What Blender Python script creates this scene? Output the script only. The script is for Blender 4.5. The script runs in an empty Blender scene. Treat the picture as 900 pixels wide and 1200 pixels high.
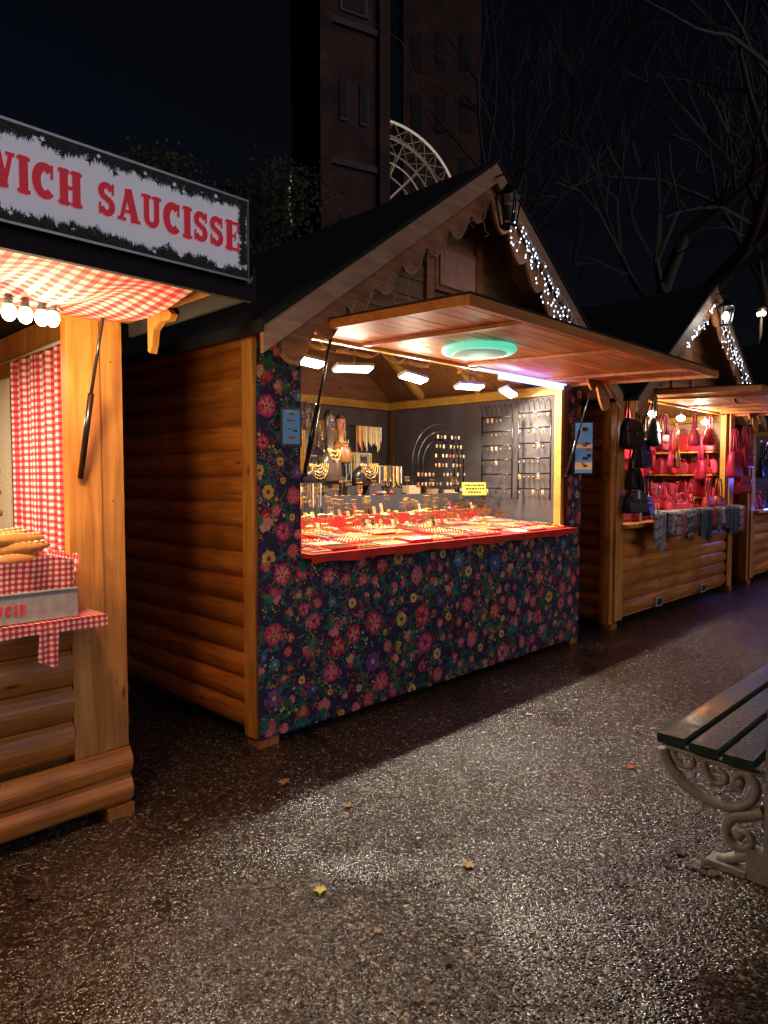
import bpy, math, random
from mathutils import Vector, Matrix
R=random.Random(7)
ANG=math.atan2(.711,.703)
CA,SA=math.cos(ANG),math.sin(ANG)
sc=bpy.context.scene
pi=math.pi

# ------------------------------------------------------------------ materials
MATS={}
def base_mat(name):
    m=bpy.data.materials.new(name); m.use_nodes=True
    nt=m.node_tree; b=nt.nodes['Principled BSDF']; MATS[name]=m
    return m,nt,b
def N(nt,t,**k):
    n=nt.nodes.new(t)
    for a,v in k.items(): setattr(n,a,v)
    return n
def L(nt,a,b): nt.links.new(a,b)
def mapping(nt,scale,loc=(0,0,0)):
    tc=N(nt,'ShaderNodeTexCoord'); mp=N(nt,'ShaderNodeMapping')
    mp.inputs['Scale'].default_value=scale; mp.inputs['Location'].default_value=loc
    L(nt,tc.outputs['Object'],mp.inputs['Vector']); return mp
def ramp(nt,stops):
    r=N(nt,'ShaderNodeValToRGB'); e=r.color_ramp.elements
    e[0].position,e[0].color=stops[0][0],(*stops[0][1],1)
    e[1].position,e[1].color=stops[-1][0],(*stops[-1][1],1)
    for p,c in stops[1:-1]:
        x=e.new(p); x.color=(*c,1)
    return r
def mul(nt,a,b,fac=1.0):
    m=N(nt,'ShaderNodeMix',data_type='RGBA',blend_type='MULTIPLY'); m.inputs[0].default_value=fac
    L(nt,a,m.inputs[6]); L(nt,b,m.inputs[7]); return m.outputs[2]
def bump(nt,b,h,strength,dist):
    bp=N(nt,'ShaderNodeBump'); bp.inputs['Strength'].default_value=strength; bp.inputs['Distance'].default_value=dist
    L(nt,h,bp.inputs['Height']); L(nt,bp.outputs['Normal'],b.inputs['Normal'])
def wood(name,c1,c2,axis,rough=.42,k=1.0):
    m,nt,b=base_mat(name)
    s=[13*k]*3; s['xyz'.index(axis)]=.9*k
    mp=mapping(nt,s)
    n=N(nt,'ShaderNodeTexNoise'); n.inputs['Scale'].default_value=2.2; n.inputs['Detail'].default_value=7; n.inputs['Distortion'].default_value=.9
    L(nt,mp.outputs[0],n.inputs['Vector'])
    r=ramp(nt,[(.3,c1),(.52,tuple((a+c)/2 for a,c in zip(c1,c2))),(.72,c2)])
    L(nt,n.outputs['Fac'],r.inputs[0])
    s2=[5.]*3; s2['xyz'.index(axis)]=1.6
    mp2=mapping(nt,s2,(3,1,2)); v=N(nt,'ShaderNodeTexVoronoi'); v.inputs['Scale'].default_value=1.3
    L(nt,mp2.outputs[0],v.inputs['Vector'])
    kr=ramp(nt,[(.03,(.25,.2,.16)),(.09,(1,1,1))]); L(nt,v.outputs['Distance'],kr.inputs[0])
    at=N(nt,'ShaderNodeAttribute'); at.attribute_name='Col'
    mp3=mapping(nt,(1,1,1)); d=N(nt,'ShaderNodeTexNoise'); d.inputs['Scale'].default_value=1.7; d.inputs['Detail'].default_value=5
    L(nt,mp3.outputs[0],d.inputs['Vector']); dr=ramp(nt,[(.3,(.60,.55,.50)),(.62,(1,1,1))]); L(nt,d.outputs['Fac'],dr.inputs[0])
    o=mul(nt,r.outputs[0],kr.outputs[0]); o=mul(nt,o,at.outputs['Color']); o=mul(nt,o,dr.outputs[0])
    L(nt,o,b.inputs['Base Color']); b.inputs['Roughness'].default_value=rough
    bump(nt,b,n.outputs['Fac'],.35,.004)
    return m
def colmat(name,rough,metal=0,bumpk=0,bs=40,coat=0):
    m,nt,b=base_mat(name)
    at=N(nt,'ShaderNodeAttribute'); at.attribute_name='Col'
    mp=mapping(nt,(1,1,1)); n=N(nt,'ShaderNodeTexNoise'); n.inputs['Scale'].default_value=bs; n.inputs['Detail'].default_value=5
    L(nt,mp.outputs[0],n.inputs['Vector'])
    r=ramp(nt,[(.25,(.72,.72,.72)),(.7,(1,1,1))]); L(nt,n.outputs['Fac'],r.inputs[0])
    L(nt,mul(nt,at.outputs['Color'],r.outputs[0]),b.inputs['Base Color'])
    b.inputs['Roughness'].default_value=rough; b.inputs['Metallic'].default_value=metal
    b.inputs['Coat Weight'].default_value=coat
    if bumpk: bump(nt,b,n.outputs['Fac'],bumpk,.01)
    return m
def emit(name,c,s,base=None):
    m,nt,b=base_mat(name); b.inputs['Base Color'].default_value=(*(base or c),1)
    b.inputs['Emission Color'].default_value=(*c,1); b.inputs['Emission Strength'].default_value=s
    try: m.cycles.emission_sampling='NONE'
    except Exception: pass
    return m
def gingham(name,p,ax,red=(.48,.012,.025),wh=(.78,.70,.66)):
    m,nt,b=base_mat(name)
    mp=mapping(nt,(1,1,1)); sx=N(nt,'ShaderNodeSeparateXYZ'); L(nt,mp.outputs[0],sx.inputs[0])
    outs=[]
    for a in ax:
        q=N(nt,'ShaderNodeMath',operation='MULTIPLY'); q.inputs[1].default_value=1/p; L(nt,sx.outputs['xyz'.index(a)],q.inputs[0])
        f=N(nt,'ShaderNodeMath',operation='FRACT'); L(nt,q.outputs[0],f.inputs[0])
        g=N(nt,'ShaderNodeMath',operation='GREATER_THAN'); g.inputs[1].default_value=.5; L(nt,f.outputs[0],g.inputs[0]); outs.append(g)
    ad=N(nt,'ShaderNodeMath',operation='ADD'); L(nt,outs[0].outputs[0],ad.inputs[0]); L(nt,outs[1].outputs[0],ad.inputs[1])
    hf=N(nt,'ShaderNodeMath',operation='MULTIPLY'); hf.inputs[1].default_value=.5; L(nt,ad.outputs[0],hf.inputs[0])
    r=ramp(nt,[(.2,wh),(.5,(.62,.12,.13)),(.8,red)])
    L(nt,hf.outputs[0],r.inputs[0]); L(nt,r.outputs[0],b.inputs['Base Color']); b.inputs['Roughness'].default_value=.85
    return m

WOR=((.40,.13,.022),(.78,.34,.07))
wood('log_x',*WOR,'x'); wood('log_y',(.42,.12,.018),(.80,.31,.055),'y',.36); wood('post_z',(.50,.18,.03),(.85,.42,.10),'z',.38)
wood('awn_x',(.55,.15,.025),(.86,.33,.07),'x',.5); wood('fascia',(.38,.21,.11),(.60,.37,.20),'x',.5)
wood('pine',(.66,.36,.05),(.85,.52,.10),'x',.45); wood('gable_x',(.30,.13,.045),(.55,.28,.11),'x',.5)
colmat('cloth',.85,0,.25,9); colmat('rough',.75,0,.2,60); colmat('gloss',.25); colmat('metal',.28,1); colmat('print',.75,0,.45,11)
colmat('leather',.32,0,.3,90); colmat('paint',.32,0,.55,60,.3); colmat('felt_roof',.9,0,.6,120); colmat('iron',.5,0,.5,45)
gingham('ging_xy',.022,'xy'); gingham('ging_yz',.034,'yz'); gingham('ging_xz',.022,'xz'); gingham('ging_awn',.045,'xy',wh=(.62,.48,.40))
emit('led',(1,.96,.88),22); emit('blue_led',(.10,.16,1),10); emit('teal_ring',(.10,.80,.52),.85,(.3,.5,.45)); emit('teal_disc',(.36,.55,.47),.42,(.3,.4,.36))
emit('bulb',(1,.82,.5),10); emit('icicle',(.65,.78,1),6); emit('lantern_glow',(1,.93,.85),14); emit('wheel_lamp',(1,.88,.7),.22)
emit('glass_glow_blue',(.08,.25,.5),.20,(.06,.12,.2)); emit('glass_glow_orange',(.7,.28,.08),.30,(.3,.2,.1)); emit('warmlamp',(1,.75,.45),6)
emit('signboard',(.68,.68,.76),.20); emit('signred',(.62,.012,.035),.24)  # sign is no lamp; weak glow stands in for light falling on it

m,nt,b=base_mat('brick')
mp=mapping(nt,(1,1,1))
sep=N(nt,'ShaderNodeSeparateXYZ'); L(nt,mp.outputs[0],sep.inputs[0])
ad=N(nt,'ShaderNodeMath',operation='ADD'); L(nt,sep.outputs[0],ad.inputs[0]); L(nt,sep.outputs[1],ad.inputs[1])
cb=N(nt,'ShaderNodeCombineXYZ'); L(nt,ad.outputs[0],cb.inputs[0]); L(nt,sep.outputs[2],cb.inputs[1])
br=N(nt,'ShaderNodeTexBrick'); br.inputs['Scale'].default_value=1.6; br.inputs['Color1'].default_value=(.11,.036,.026,1); br.inputs['Color2'].default_value=(.06,.026,.022,1); br.inputs['Mortar'].default_value=(.08,.06,.055,1)
L(nt,cb.outputs[0],br.inputs['Vector']); nn=N(nt,'ShaderNodeTexNoise'); nn.inputs['Scale'].default_value=.5; nn.inputs['Detail'].default_value=6; L(nt,mp.outputs[0],nn.inputs['Vector'])
rr=ramp(nt,[(.3,(.35,.35,.35)),(.7,(1,1,1))]); L(nt,nn.outputs['Fac'],rr.inputs[0])
L(nt,mul(nt,br.outputs['Color'],rr.outputs[0]),b.inputs['Base Color']); b.inputs['Roughness'].default_value=.9

# asphalt (wet; stone aggregate, palest specks paint the wet sparkle into the colour)
m,nt,b=base_mat('asphalt')
mp=mapping(nt,(1,1,1))
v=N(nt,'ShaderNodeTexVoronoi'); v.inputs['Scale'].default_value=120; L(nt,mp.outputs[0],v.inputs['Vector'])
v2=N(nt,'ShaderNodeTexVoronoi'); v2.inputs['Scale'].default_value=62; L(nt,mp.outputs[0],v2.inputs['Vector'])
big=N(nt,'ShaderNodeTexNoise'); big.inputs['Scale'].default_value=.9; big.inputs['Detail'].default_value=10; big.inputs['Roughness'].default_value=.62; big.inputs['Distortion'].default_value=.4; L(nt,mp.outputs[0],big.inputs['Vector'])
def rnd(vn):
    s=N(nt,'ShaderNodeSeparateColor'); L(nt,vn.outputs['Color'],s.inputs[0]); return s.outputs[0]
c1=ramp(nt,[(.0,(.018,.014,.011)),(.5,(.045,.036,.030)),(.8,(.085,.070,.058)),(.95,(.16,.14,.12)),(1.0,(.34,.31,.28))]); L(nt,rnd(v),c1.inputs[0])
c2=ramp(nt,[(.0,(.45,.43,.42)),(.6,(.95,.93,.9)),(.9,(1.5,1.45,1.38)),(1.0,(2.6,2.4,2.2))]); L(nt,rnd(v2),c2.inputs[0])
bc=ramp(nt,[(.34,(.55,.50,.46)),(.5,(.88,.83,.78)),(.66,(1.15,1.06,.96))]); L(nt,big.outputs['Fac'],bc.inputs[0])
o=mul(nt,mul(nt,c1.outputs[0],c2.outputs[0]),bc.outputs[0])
cv=N(nt,'ShaderNodeTexVoronoi',feature='DISTANCE_TO_EDGE'); cv.inputs['Scale'].default_value=.33
wn=N(nt,'ShaderNodeTexNoise'); wn.inputs['Scale'].default_value=2.5; wn.inputs['Detail'].default_value=6; L(nt,mp.outputs[0],wn.inputs['Vector'])
mx=N(nt,'ShaderNodeMix',data_type='RGBA'); mx.inputs[0].default_value=.28; L(nt,mp.outputs[0],mx.inputs[6]); L(nt,wn.outputs['Color'],mx.inputs[7]); L(nt,mx.outputs[2],cv.inputs['Vector'])
cr=ramp(nt,[(.002,(.25,.23,.2)),(.008,(1,1,1))]); L(nt,cv.outputs['Distance'],cr.inputs[0])
o=mul(nt,o,cr.outputs[0],.85)
L(nt,o,b.inputs['Base Color'])
rg=ramp(nt,[(.36,(.08,.08,.08)),(.48,(.16,.16,.16)),(.66,(.25,.25,.25))]); L(nt,big.outputs['Fac'],rg.inputs[0]); L(nt,rg.outputs[0],b.inputs['Roughness'])
hs=N(nt,'ShaderNodeMath',operation='ADD'); L(nt,v.outputs['Distance'],hs.inputs[0]); L(nt,v2.outputs['Distance'],hs.inputs[1])
hn=N(nt,'ShaderNodeMath',operation='MULTIPLY'); hn.inputs[1].default_value=-1; L(nt,hs.outputs[0],hn.inputs[0])
bs_=ramp(nt,[(.36,(.35,.35,.35)),(.52,(.85,.85,.85))]); L(nt,big.outputs['Fac'],bs_.inputs[0])
bp=N(nt,'ShaderNodeBump'); bp.inputs['Distance'].default_value=.006; L(nt,bs_.outputs[0],bp.inputs['Strength']); L(nt,hn.outputs[0],bp.inputs['Height']); L(nt,bp.outputs['Normal'],b.inputs['Normal'])
b.inputs['Specular IOR Level'].default_value=1.0

# ------------------------------------------------------------------ mesh builder
class B:
    def __init__(s): s.v=[];s.f=[];s.m=[];s.c=[];s.sm=[];s.names=[]
    def mi(s,m):
        if m not in s.names: s.names.append(m)
        return s.names.index(m)
    def face(s,idx,m,c=(1,1,1),sm=False): s.f.append(idx);s.m.append(s.mi(m));s.c.append(c);s.sm.append(sm)
    def poly(s,pts,m,c=(1,1,1),sm=False):
        k=len(s.v); s.v+= [tuple(p) for p in pts]; s.face(list(range(k,k+len(pts))),m,c,sm)
    def box(s,x0,x1,y0,y1,z0,z1,m,c=(1,1,1),M=None):
        P=[Vector(p) for p in((x0,y0,z0),(x1,y0,z0),(x1,y1,z0),(x0,y1,z0),(x0,y0,z1),(x1,y0,z1),(x1,y1,z1),(x0,y1,z1))]
        if M: P=[M@p for p in P]
        k=len(s.v); s.v+=[tuple(p) for p in P]
        for q in((0,3,2,1),(4,5,6,7),(0,1,5,4),(1,2,6,5),(2,3,7,6),(3,0,4,7)): s.face([k+i for i in q],m,c)
    def prism(s,poly,y0,y1,m,c=(1,1,1),ax='y',back=True):
        n=len(poly)
        def P(a,b_,t): return (a,t,b_) if ax=='y' else ((t,a,b_) if ax=='x' else (a,b_,t))
        k=len(s.v); s.v+=[P(a,b_,y0) for a,b_ in poly]+[P(a,b_,y1) for a,b_ in poly]
        s.face(list(range(k,k+n)),m,c); s.face(list(range(k+2*n-1,k+n-1,-1)),m,c)
        for i in range(n): j=(i+1)%n; s.face([k+i,k+n+i,k+n+j,k+j],m,c)
    def tube(s,pts,r,m,c=(1,1,1),n=6,r2=None,cap=True,sy=1):
        pts=[Vector(p) for p in pts]; k=len(s.v); K=len(pts)
        up=None
        for i,p in enumerate(pts):
            d=(pts[min(i+1,K-1)]-pts[max(i-1,0)]); 
            if d.length<1e-9: d=Vector((0,0,1))
            d.normalize()
            if up is None: up=Vector((0,0,1)) if abs(d.z)<.9 else Vector((1,0,0))
            a=d.cross(up); 
            if a.length<1e-6: a=d.cross(Vector((.3,1,.2)))
            a.normalize(); up=a.cross(d).normalized()
            rr=r if r2 is None else r+(r2-r)*i/(K-1)
            for j in range(n):
                t=2*pi*j/n; s.v.append(tuple(p+a*math.cos(t)*rr+up*math.sin(t)*rr*sy))
        for i in range(K-1):
            for j in range(n):
                s.face([k+i*n+j,k+i*n+(j+1)%n,k+(i+1)*n+(j+1)%n,k+(i+1)*n+j],m,c,n>4)
        if cap: s.face([k+j for j in range(n)][::-1],m,c); s.face([k+(K-1)*n+j for j in range(n)],m,c)
    def lathe(s,o,prof,m,c=(1,1,1),n=14,sx=1,sy=1,M=None):
        k=len(s.v); o=Vector(o)
        for r,z in prof:
            for j in range(n):
                t=2*pi*j/n; p=Vector((r*sx*math.cos(t),r*sy*math.sin(t),z))
                if M: p=M@p
                s.v.append(tuple(o+p))
        for i in range(len(prof)-1):
            for j in range(n): s.face([k+i*n+j,k+i*n+(j+1)%n,k+(i+1)*n+(j+1)%n,k+(i+1)*n+j],m,c,True)
        s.face([k+j for j in range(n)][::-1],m,c); s.face([k+(len(prof)-1)*n+j for j in range(n)],m,c)
    def ell(s,o,rx,ry,rz,m,c=(1,1,1),n=8,rings=5,M=None):
        pr=[(max(.02,math.sin(pi*i/rings)),-math.cos(pi*i/rings)) for i in range(rings+1)]
        MM=Matrix.Diagonal((rx,ry,rz)).to_3x3()
        if M: MM=M.to_3x3()@MM
        s.lathe(o,pr,m,c,n,M=MM)
    def grid(s,fn,nu,nv,m,c=(1,1,1),sm=True):
        k=len(s.v)
        for i in range(nu+1):
            for j in range(nv+1): s.v.append(tuple(fn(i/nu,j/nv)))
        for i in range(nu):
            for j in range(nv):
                a=k+i*(nv+1)+j; s.face([a,a+nv+1,a+nv+2,a+1],m,c(i/nu,j/nv) if callable(c) else c,sm)
    def obj(s,name,parent=None,loc=None,rot=None):
        me=bpy.data.meshes.new(name); me.from_pydata(s.v,[],s.f)
        for nm in s.names: me.materials.append(MATS[nm])
        me.polygons.foreach_set('material_index',s.m); me.polygons.foreach_set('use_smooth',s.sm)
        ca=me.color_attributes.new('Col','FLOAT_COLOR','CORNER'); buf=[]
        for p,c in zip(me.polygons,s.c): buf+= [c[0],c[1],c[2],1.0]*p.loop_total
        ca.data.foreach_set('color',buf); me.update()
        o=bpy.data.objects.new(name,me); sc.collection.objects.link(o)
        if parent: o.parent=parent
        if loc is not None: o.location=loc; o.rotation_euler=(0,0,ANG if rot is None else rot)
        return o
def empty(name,loc,rot=ANG):
    e=bpy.data.objects.new(name,None); sc.collection.objects.link(e); e.location=loc; e.rotation_euler=(0,0,rot); e.empty_display_size=.2; return e
def light(name,typ,loc,power,color,parent=None,size=.1,sizey=None,rot=(0,0,0)):
    l=bpy.data.lights.new(name,typ); l.energy=power; l.color=color
    if typ=='AREA':
        l.shape='RECTANGLE'; l.size=size; l.size_y=sizey or size
    elif typ=='POINT': l.shadow_soft_size=size
    o=bpy.data.objects.new(name,l); sc.collection.objects.link(o); o.location=loc; o.rotation_euler=rot
    if parent: o.parent=parent
    return o
def jit(c,a=.12):
    k=1+R.uniform(-a,a); return tuple(x*k for x in c)
def wt(a=.14):
    k=1+R.uniform(-a,a); return (k,k*(1+R.uniform(-.03,.03)),k)

# ------------------------------------------------------------------ positions
A=Vector((-.70,3.744,0)); D=Vector((2.21,6.68,0)); C=Vector((-1.153,3.025,0))
Ddir=Vector((CA,SA,0)); Nn=Vector((SA,-CA,0))
E4=D+Ddir*4.12
W=3.44; DP=2.3; APX=3.62; SL=.72
def roofz(s): return APX-SL*abs(s-W/2)

def logs(b,mode,fixed,a0,a1,z0,z1,out,h=.14,bulge=.034,mat=None):
    mat=mat or ('log_x' if mode=='x' else 'log_y')
    n=max(1,round((z1-z0)/h)); h=(z1-z0)/n
    for k in range(n):
        c=wt(.22); K=8
        prof=[(fixed+out*(bulge*(max(0,math.sin(pi*i/K))**.7)),z0+k*h+h*i/K*.975) for i in range(K+1)]
        for i in range(K):
            (o0,zz0),(o1,zz1)=prof[i],prof[i+1]
            if mode=='x': P=[(a0,o0,zz0),(a1,o0,zz0),(a1,o1,zz1),(a0,o1,zz1)]
            else: P=[(o0,a0,zz0),(o0,a1,zz0),(o1,a1,zz1),(o1,a0,zz1)]
            b.poly(P,mat,c,False)

def build_stall(name,loc,front='logs',awn_s=(.27,3.37),lit=False,x0o=.3,x1o=3.2):
    e=empty(name,loc)
    b=B()
    logs(b,'y',0,.07,DP,.08,2.37,-1); logs(b,'y',W,0,DP,.08,2.37,1)
    b.box(-.04,.055,-.027,.075,.06,2.36,'post_z',wt()) ; b.box(W-.055,W+.035,-.027,.075,.06,2.36,'post_z',wt())
    b.box(.004,.05,.08,DP,.08,2.36,'post_z',(.6,.6,.6)); b.box(W-.05,W-.004,.08,DP,.08,2.36,'post_z',(.6,.6,.6))
    b.prism([(0,.08),(W,.08),(W,2.36),(W/2,roofz(W/2)-.03),(0,2.36)],DP,DP+.05,'gable_x',(.8,.8,.8))
    b.box(.06,W-.06,.02,DP-.01,.08,.12,'gable_x')
    for x in(-.02,W-.1):
        for y in(.0,DP-.1): b.box(x,x+.13,y-.04,y+.08,0.001,.058,'post_z',(.6,.55,.5))
    b.obj('walls',e)
    b=B(); z=2.36; h=.118
    while z<APX-.12:
        hw0=(APX-.03-z)/SL; hw1=max(.01,(APX-.03-z-h+.006)/SL)
        b.prism([(W/2-hw0,z),(W/2+hw0,z),(W/2+hw1,z+h-.006),(W/2-hw1,z+h-.006)],R.uniform(-.003,.003),.03,'gable_x',wt(.2)); z+=h
    b.box(0,W,-.022,-.004,2.35,2.41,'fascia',(.8,.8,.8))
    b.box(W/2-.25,W/2+.21,-.03,-.005,2.8,3.12,'gable_x',(1.3,1.1,.9)); b.box(W/2-.215,W/2+.175,-.045,-.031,2.835,3.085,'cloth',(.75,.36,.24))
    b.box(W/2-.34,W/2-.26,-.03,-.004,2.5,3.2,'gable_x',(1.2,1,.8)); b.box(W/2+.22,W/2+.30,-.03,-.004,2.5,3.2,'gable_x',(1.2,1,.8))
    b.obj('gable',e)
    b=B(); y0,y1=-.335,DP+.22; ov=.2
    for sg in(-1,1):
        xe=W/2+sg*(W/2+ov); ze=APX-SL*(W/2+ov)
        def slab(za,zb,ya,yb,mat,c):
            P=[(W/2,APX+za),(xe,ze+za),(xe,ze+zb),(W/2,APX+zb)]
            if sg<0: P=P[::-1]
            b.prism(P,ya,yb,mat,c)
        slab(.002,.03,y0-.035,y1,'felt_roof',(.012,.012,.013))
        slab(-.022,0,y0+.002,y1-.02,'gable_x',(.85,.8,.75))
        slab(-.13,.001,y0-.025,y0,'fascia',wt(.06))
        b.box(min(xe,xe+sg*.012),max(xe,xe+sg*.012),y0-.03,y1,ze-.03,ze+.03,'felt_roof',(.02,.02,.02))
        n=108
        for i in range(n):
            t0,t1=i/n,(i+1)/n
            def q(t):
                s_=W/2+sg*(W/2+ov-.15)*t; z_=APX-SL*abs(s_-W/2)-.12
                dd=.10+.11*abs(math.sin(t*pi*8))
                return s_,z_,z_-dd
            a,c_=q(t0),q(t1); yy=y0+.03
            b.poly([(a[0],yy,a[2]),(c_[0],yy,c_[2]),(c_[0],yy,c_[1]),(a[0],yy,a[1])],'gable_x',(1.1,.9,.72))
            b.poly([(a[0],yy+.018,a[2]),(c_[0],yy+.018,c_[2]),(c_[0],yy+.018,c_[1]),(a[0],yy+.018,a[1])],'gable_x',(.9,.85,.8))
            b.poly([(a[0],yy,a[2]),(c_[0],yy,c_[2]),(c_[0],yy+.018,c_[2]),(a[0],yy+.018,a[2])],'gable_x',(1.7,1.4,1.1))
            # pale edge moulding proud of the scalloped board
            b.poly([(a[0],yy-.004,a[2]),(c_[0],yy-.004,c_[2]),(c_[0],yy-.004,c_[2]+.014),(a[0],yy-.004,a[2]+.014)],'fascia',(1.25,1.15,1.05))
    for y in (.25,1.0,1.75):
        for sg in(-1,1):
            P=[(W/2,APX-.024),(W/2+sg*1.66,APX-.024-SL*1.66),(W/2+sg*1.66,APX-.11-SL*1.66),(W/2,APX-.11)]
            b.prism(P,y,y+.045,'pine',wt())
    b.obj('roof',e)
    b=B(); a0,a1=awn_s; ww=1.22; n=14
    def az(y): return 2.335-.045*(-y/ww)
    for i in range(n):
        ya=-ww*i/n-.007; yb=-ww*(i+1)/n+.0
        c=wt(.22); dz=R.uniform(-.001,.001)
        b.box(a0+.02,a1-.02,yb+.007,ya,az(ya)+dz,az(ya)+.018,'awn_x',c)
    b.box(a0,a1,-ww-.03,-ww-.002,2.262,2.312,'awn_x',(.9,.95,1))
    for (xa,xb) in((a0,a0+.018),(a1-.018,a1)): b.prism([(-ww,2.268),(-.03,2.312),(-.03,2.362),(-ww,2.314)],xa,xb,'awn_x',(.9,.9,.9),ax='x')
    for x in(a0+.5,a0+1.55,a0+2.6): b.prism([(-ww+.01,az(-ww)-.022),(-.04,az(0)-.022),(-.04,az(0)-.003),(-ww+.01,az(-ww)-.003)],x,x+.045,'awn_x',(.75,.7,.65),ax='x')
    b.prism([(-ww-.03,2.315),(-.02,2.364),(-.02,2.374),(-ww-.03,2.325)],a0,a1,'felt_roof',(.02,.02,.02),ax='x')
    b.tube([(a0+.9,-.75,2.285),(a0+1.1,-.72,2.278)],.008,'gloss',(.02,.02,.02)); b.ell((a0+.9,-.75,2.29),.02,.02,.014,'gloss',(.02,.02,.02))
    b.obj('awning',e)
    b=B()
    for x in(x0o+.0,x1o+.02):
        b.tube([(x,-.05,1.52),(x,-.17,1.91)],.015,'gloss',(.01,.01,.01),8); b.tube([(x,-.17,1.91),(x,-.29,2.29)],.008,'gloss',(.03,.03,.03),8)
        b.ell((x,-.05,1.52),.018,.018,.018,'gloss',(.01,.01,.01)); b.ell((x,-.29,2.29),.018,.018,.018,'gloss',(.01,.01,.01))
    b.obj('gas_struts',e)
    b=B()
    b.box(x0o-.04,x0o,.004,.06,1.0,2.33,'pine'); b.box(x1o,x1o+.05,-.006,.06,1.0,2.33,'pine')
    b.box(x0o+.001,x1o-.001,.01,.05,2.315,2.345,'pine')
    b.box(.06,x0o-.041,.004,.05,.08,2.33,'post_z'); b.box(x1o+.051,W-.06,.004,.05,.08,2.33,'post_z')
    b.box(x0o-.04,x1o+.04,.01,.05,.08,1.0,'post_z')
    if front=='logs':
        logs(b,'x',.0,.1,W-.1,.1,.98,-1)
        b.box(0.04,.2,-.05,-.037,.08,2.33,'post_z',wt()); b.box(W-.2,W-.04,-.05,-.037,.08,2.33,'post_z',wt())
        b.box(.15,W-.15,-.12,.1,1.0,1.035,'post_z',wt())
        for x in(1.0,2.3): b.box(x,x+.16,-.06,-.036,.10,.2,'rough',(.5,.48,.45)); b.box(x+.02,x+.14,-.065,-.061,.115,.185,'rough',(.02,.02,.02))
    b.obj('front_frame',e)
    b=B(); lx,ly,lz=W/2-.02,y0-.13,APX-.36
    b.tube([(lx,y0-.03,APX-.1),(lx,ly,APX-.1),(lx,ly,lz+.17)],.007,'gloss',(.01,.01,.01))
    b.lathe((lx,ly,lz),[(.02,.18),(.095,.11),(.10,.1),(.09,.095)],'gloss',(.012,.012,.012),6)
    b.lathe((lx,ly,lz),[(.05,-.1),(.06,-.09),(.05,-.08)],'gloss',(.012,.012,.012),6)
    for j in range(6):
        t=2*pi*j/6; b.tube([(lx+.05*math.cos(t),ly+.05*math.sin(t),lz-.09),(lx+.085*math.cos(t),ly+.085*math.sin(t),lz+.1)],.007,'gloss',(.012,.012,.012),4)
    b.ell((lx,ly,lz),.035,.035,.055,'lantern_glow' if lit else 'rough',(.1,.1,.11))
    b.obj('lantern',e)
    if lit: light('lantern_light','POINT',(lx,ly-.12,lz),5,(1,.93,.85),e,.05)
    return e

def walls_cloth(e,col,amp=.012):
    b=B()
    def wav(u,v,k): return amp*(math.sin(u*23+k+2*v)+.5*math.sin(u*51+k*2+v*5)+.5*math.sin(u*9-v*4+k))
    b.grid(lambda u,v:(W-.08+wav(u,v,1)*.8,.08+u*(DP-.12),.5+v*1.74),60,8,'cloth',col)
    b.grid(lambda u,v:(.07+u*(W-.14),DP-.04+wav(u,v,2)*.8,.5+v*1.74),80,8,'cloth',col)
    b.grid(lambda u,v:(.08+wav(u,v,3)*.8,.08+u*(DP-.12),.5+v*1.74),40,8,'cloth',col)
    b.obj('wall_cloth',e)
    b=B()
    b.box(.06,W-.06,DP-.08,DP-.01,2.25,2.33,'pine'); b.box(W-.13,W-.055,.07,DP-.09,2.25,2.33,'pine'); b.box(.055,.13,.07,DP-.09,2.25,2.33,'pine')
    b.box(W-.11,W-.06,DP-.13,DP-.081,.12,2.24,'pine',(.35,.3,.3))
    b.obj('beams',e)

# ================================================================== MAIN STALL
S1=build_stall('market_stall',A,'cloth')
walls_cloth(S1,(.14,.120,.118))

b=B()
def cy(u,v): return .007*math.sin(u*7+v*2)*math.sin(v*3.1+.5)+.004*math.sin(u*17+v*4)*(1.1-v)*.8
def place(u,v,h): return (u,-.047-h+cy(u,v),v)
navy=(.018,.014,.062)
regions=[(-.03,W+.03,.05,1.035),(-.03,.275,1.035,2.33),(3.25,W+.03,1.035,2.3)]
for (u0,u1,v0,v1) in regions:
    nu=max(3,int((u1-u0)/.05)); nv=max(3,int((v1-v0)/.05))
    b.grid(lambda a,c:place(u0+(u1-u0)*a,v0+(v1-v0)*c,0),nu,nv,'print',navy)
def motif(pts,h,c,reg):
    u0,u1,v0,v1=reg
    P=[place(min(max(p[0],u0),u1),min(max(p[1],v0),v1),h) for p in pts]
    b.poly(P,'print',tuple(q*.74 for q in c))
reds=[(.66,.02,.05),(.75,.05,.12),(.62,.03,.14),(.75,.12,.14),(.5,.02,.05),(.75,.10,.22)]
pinks=[(.85,.28,.30),(.88,.42,.36),(.85,.25,.36)]
greens=[(.02,.15,.11),(.03,.22,.17),(.10,.28,.08),(.02,.17,.20)]
yel=[(.85,.6,.08),(.88,.7,.22),(.8,.45,.05)]
def petal(cx,cy_,ang,r0,r1,wd,h,c,reg):
    pts=[]
    ca,sa=math.cos(ang),math.sin(ang)
    for (a,bb) in [(0,-.35),(.45,-.9),(.8,-.85),(.95,-.4),(.9,0),(.95,.4),(.8,.85),(.45,.9),(0,.35)]:
        l=r0+(r1-r0)*a; w=wd*bb; pts.append((cx+ca*l-sa*w,cy_+sa*l+ca*w))
    motif(pts,h,c,reg)
def disc(cx,cy_,r,h,c,reg,n=8): motif([(cx+r*math.cos(2*pi*i/n),cy_+r*math.sin(2*pi*i/n)) for i in range(n)],h,c,reg)
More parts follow.
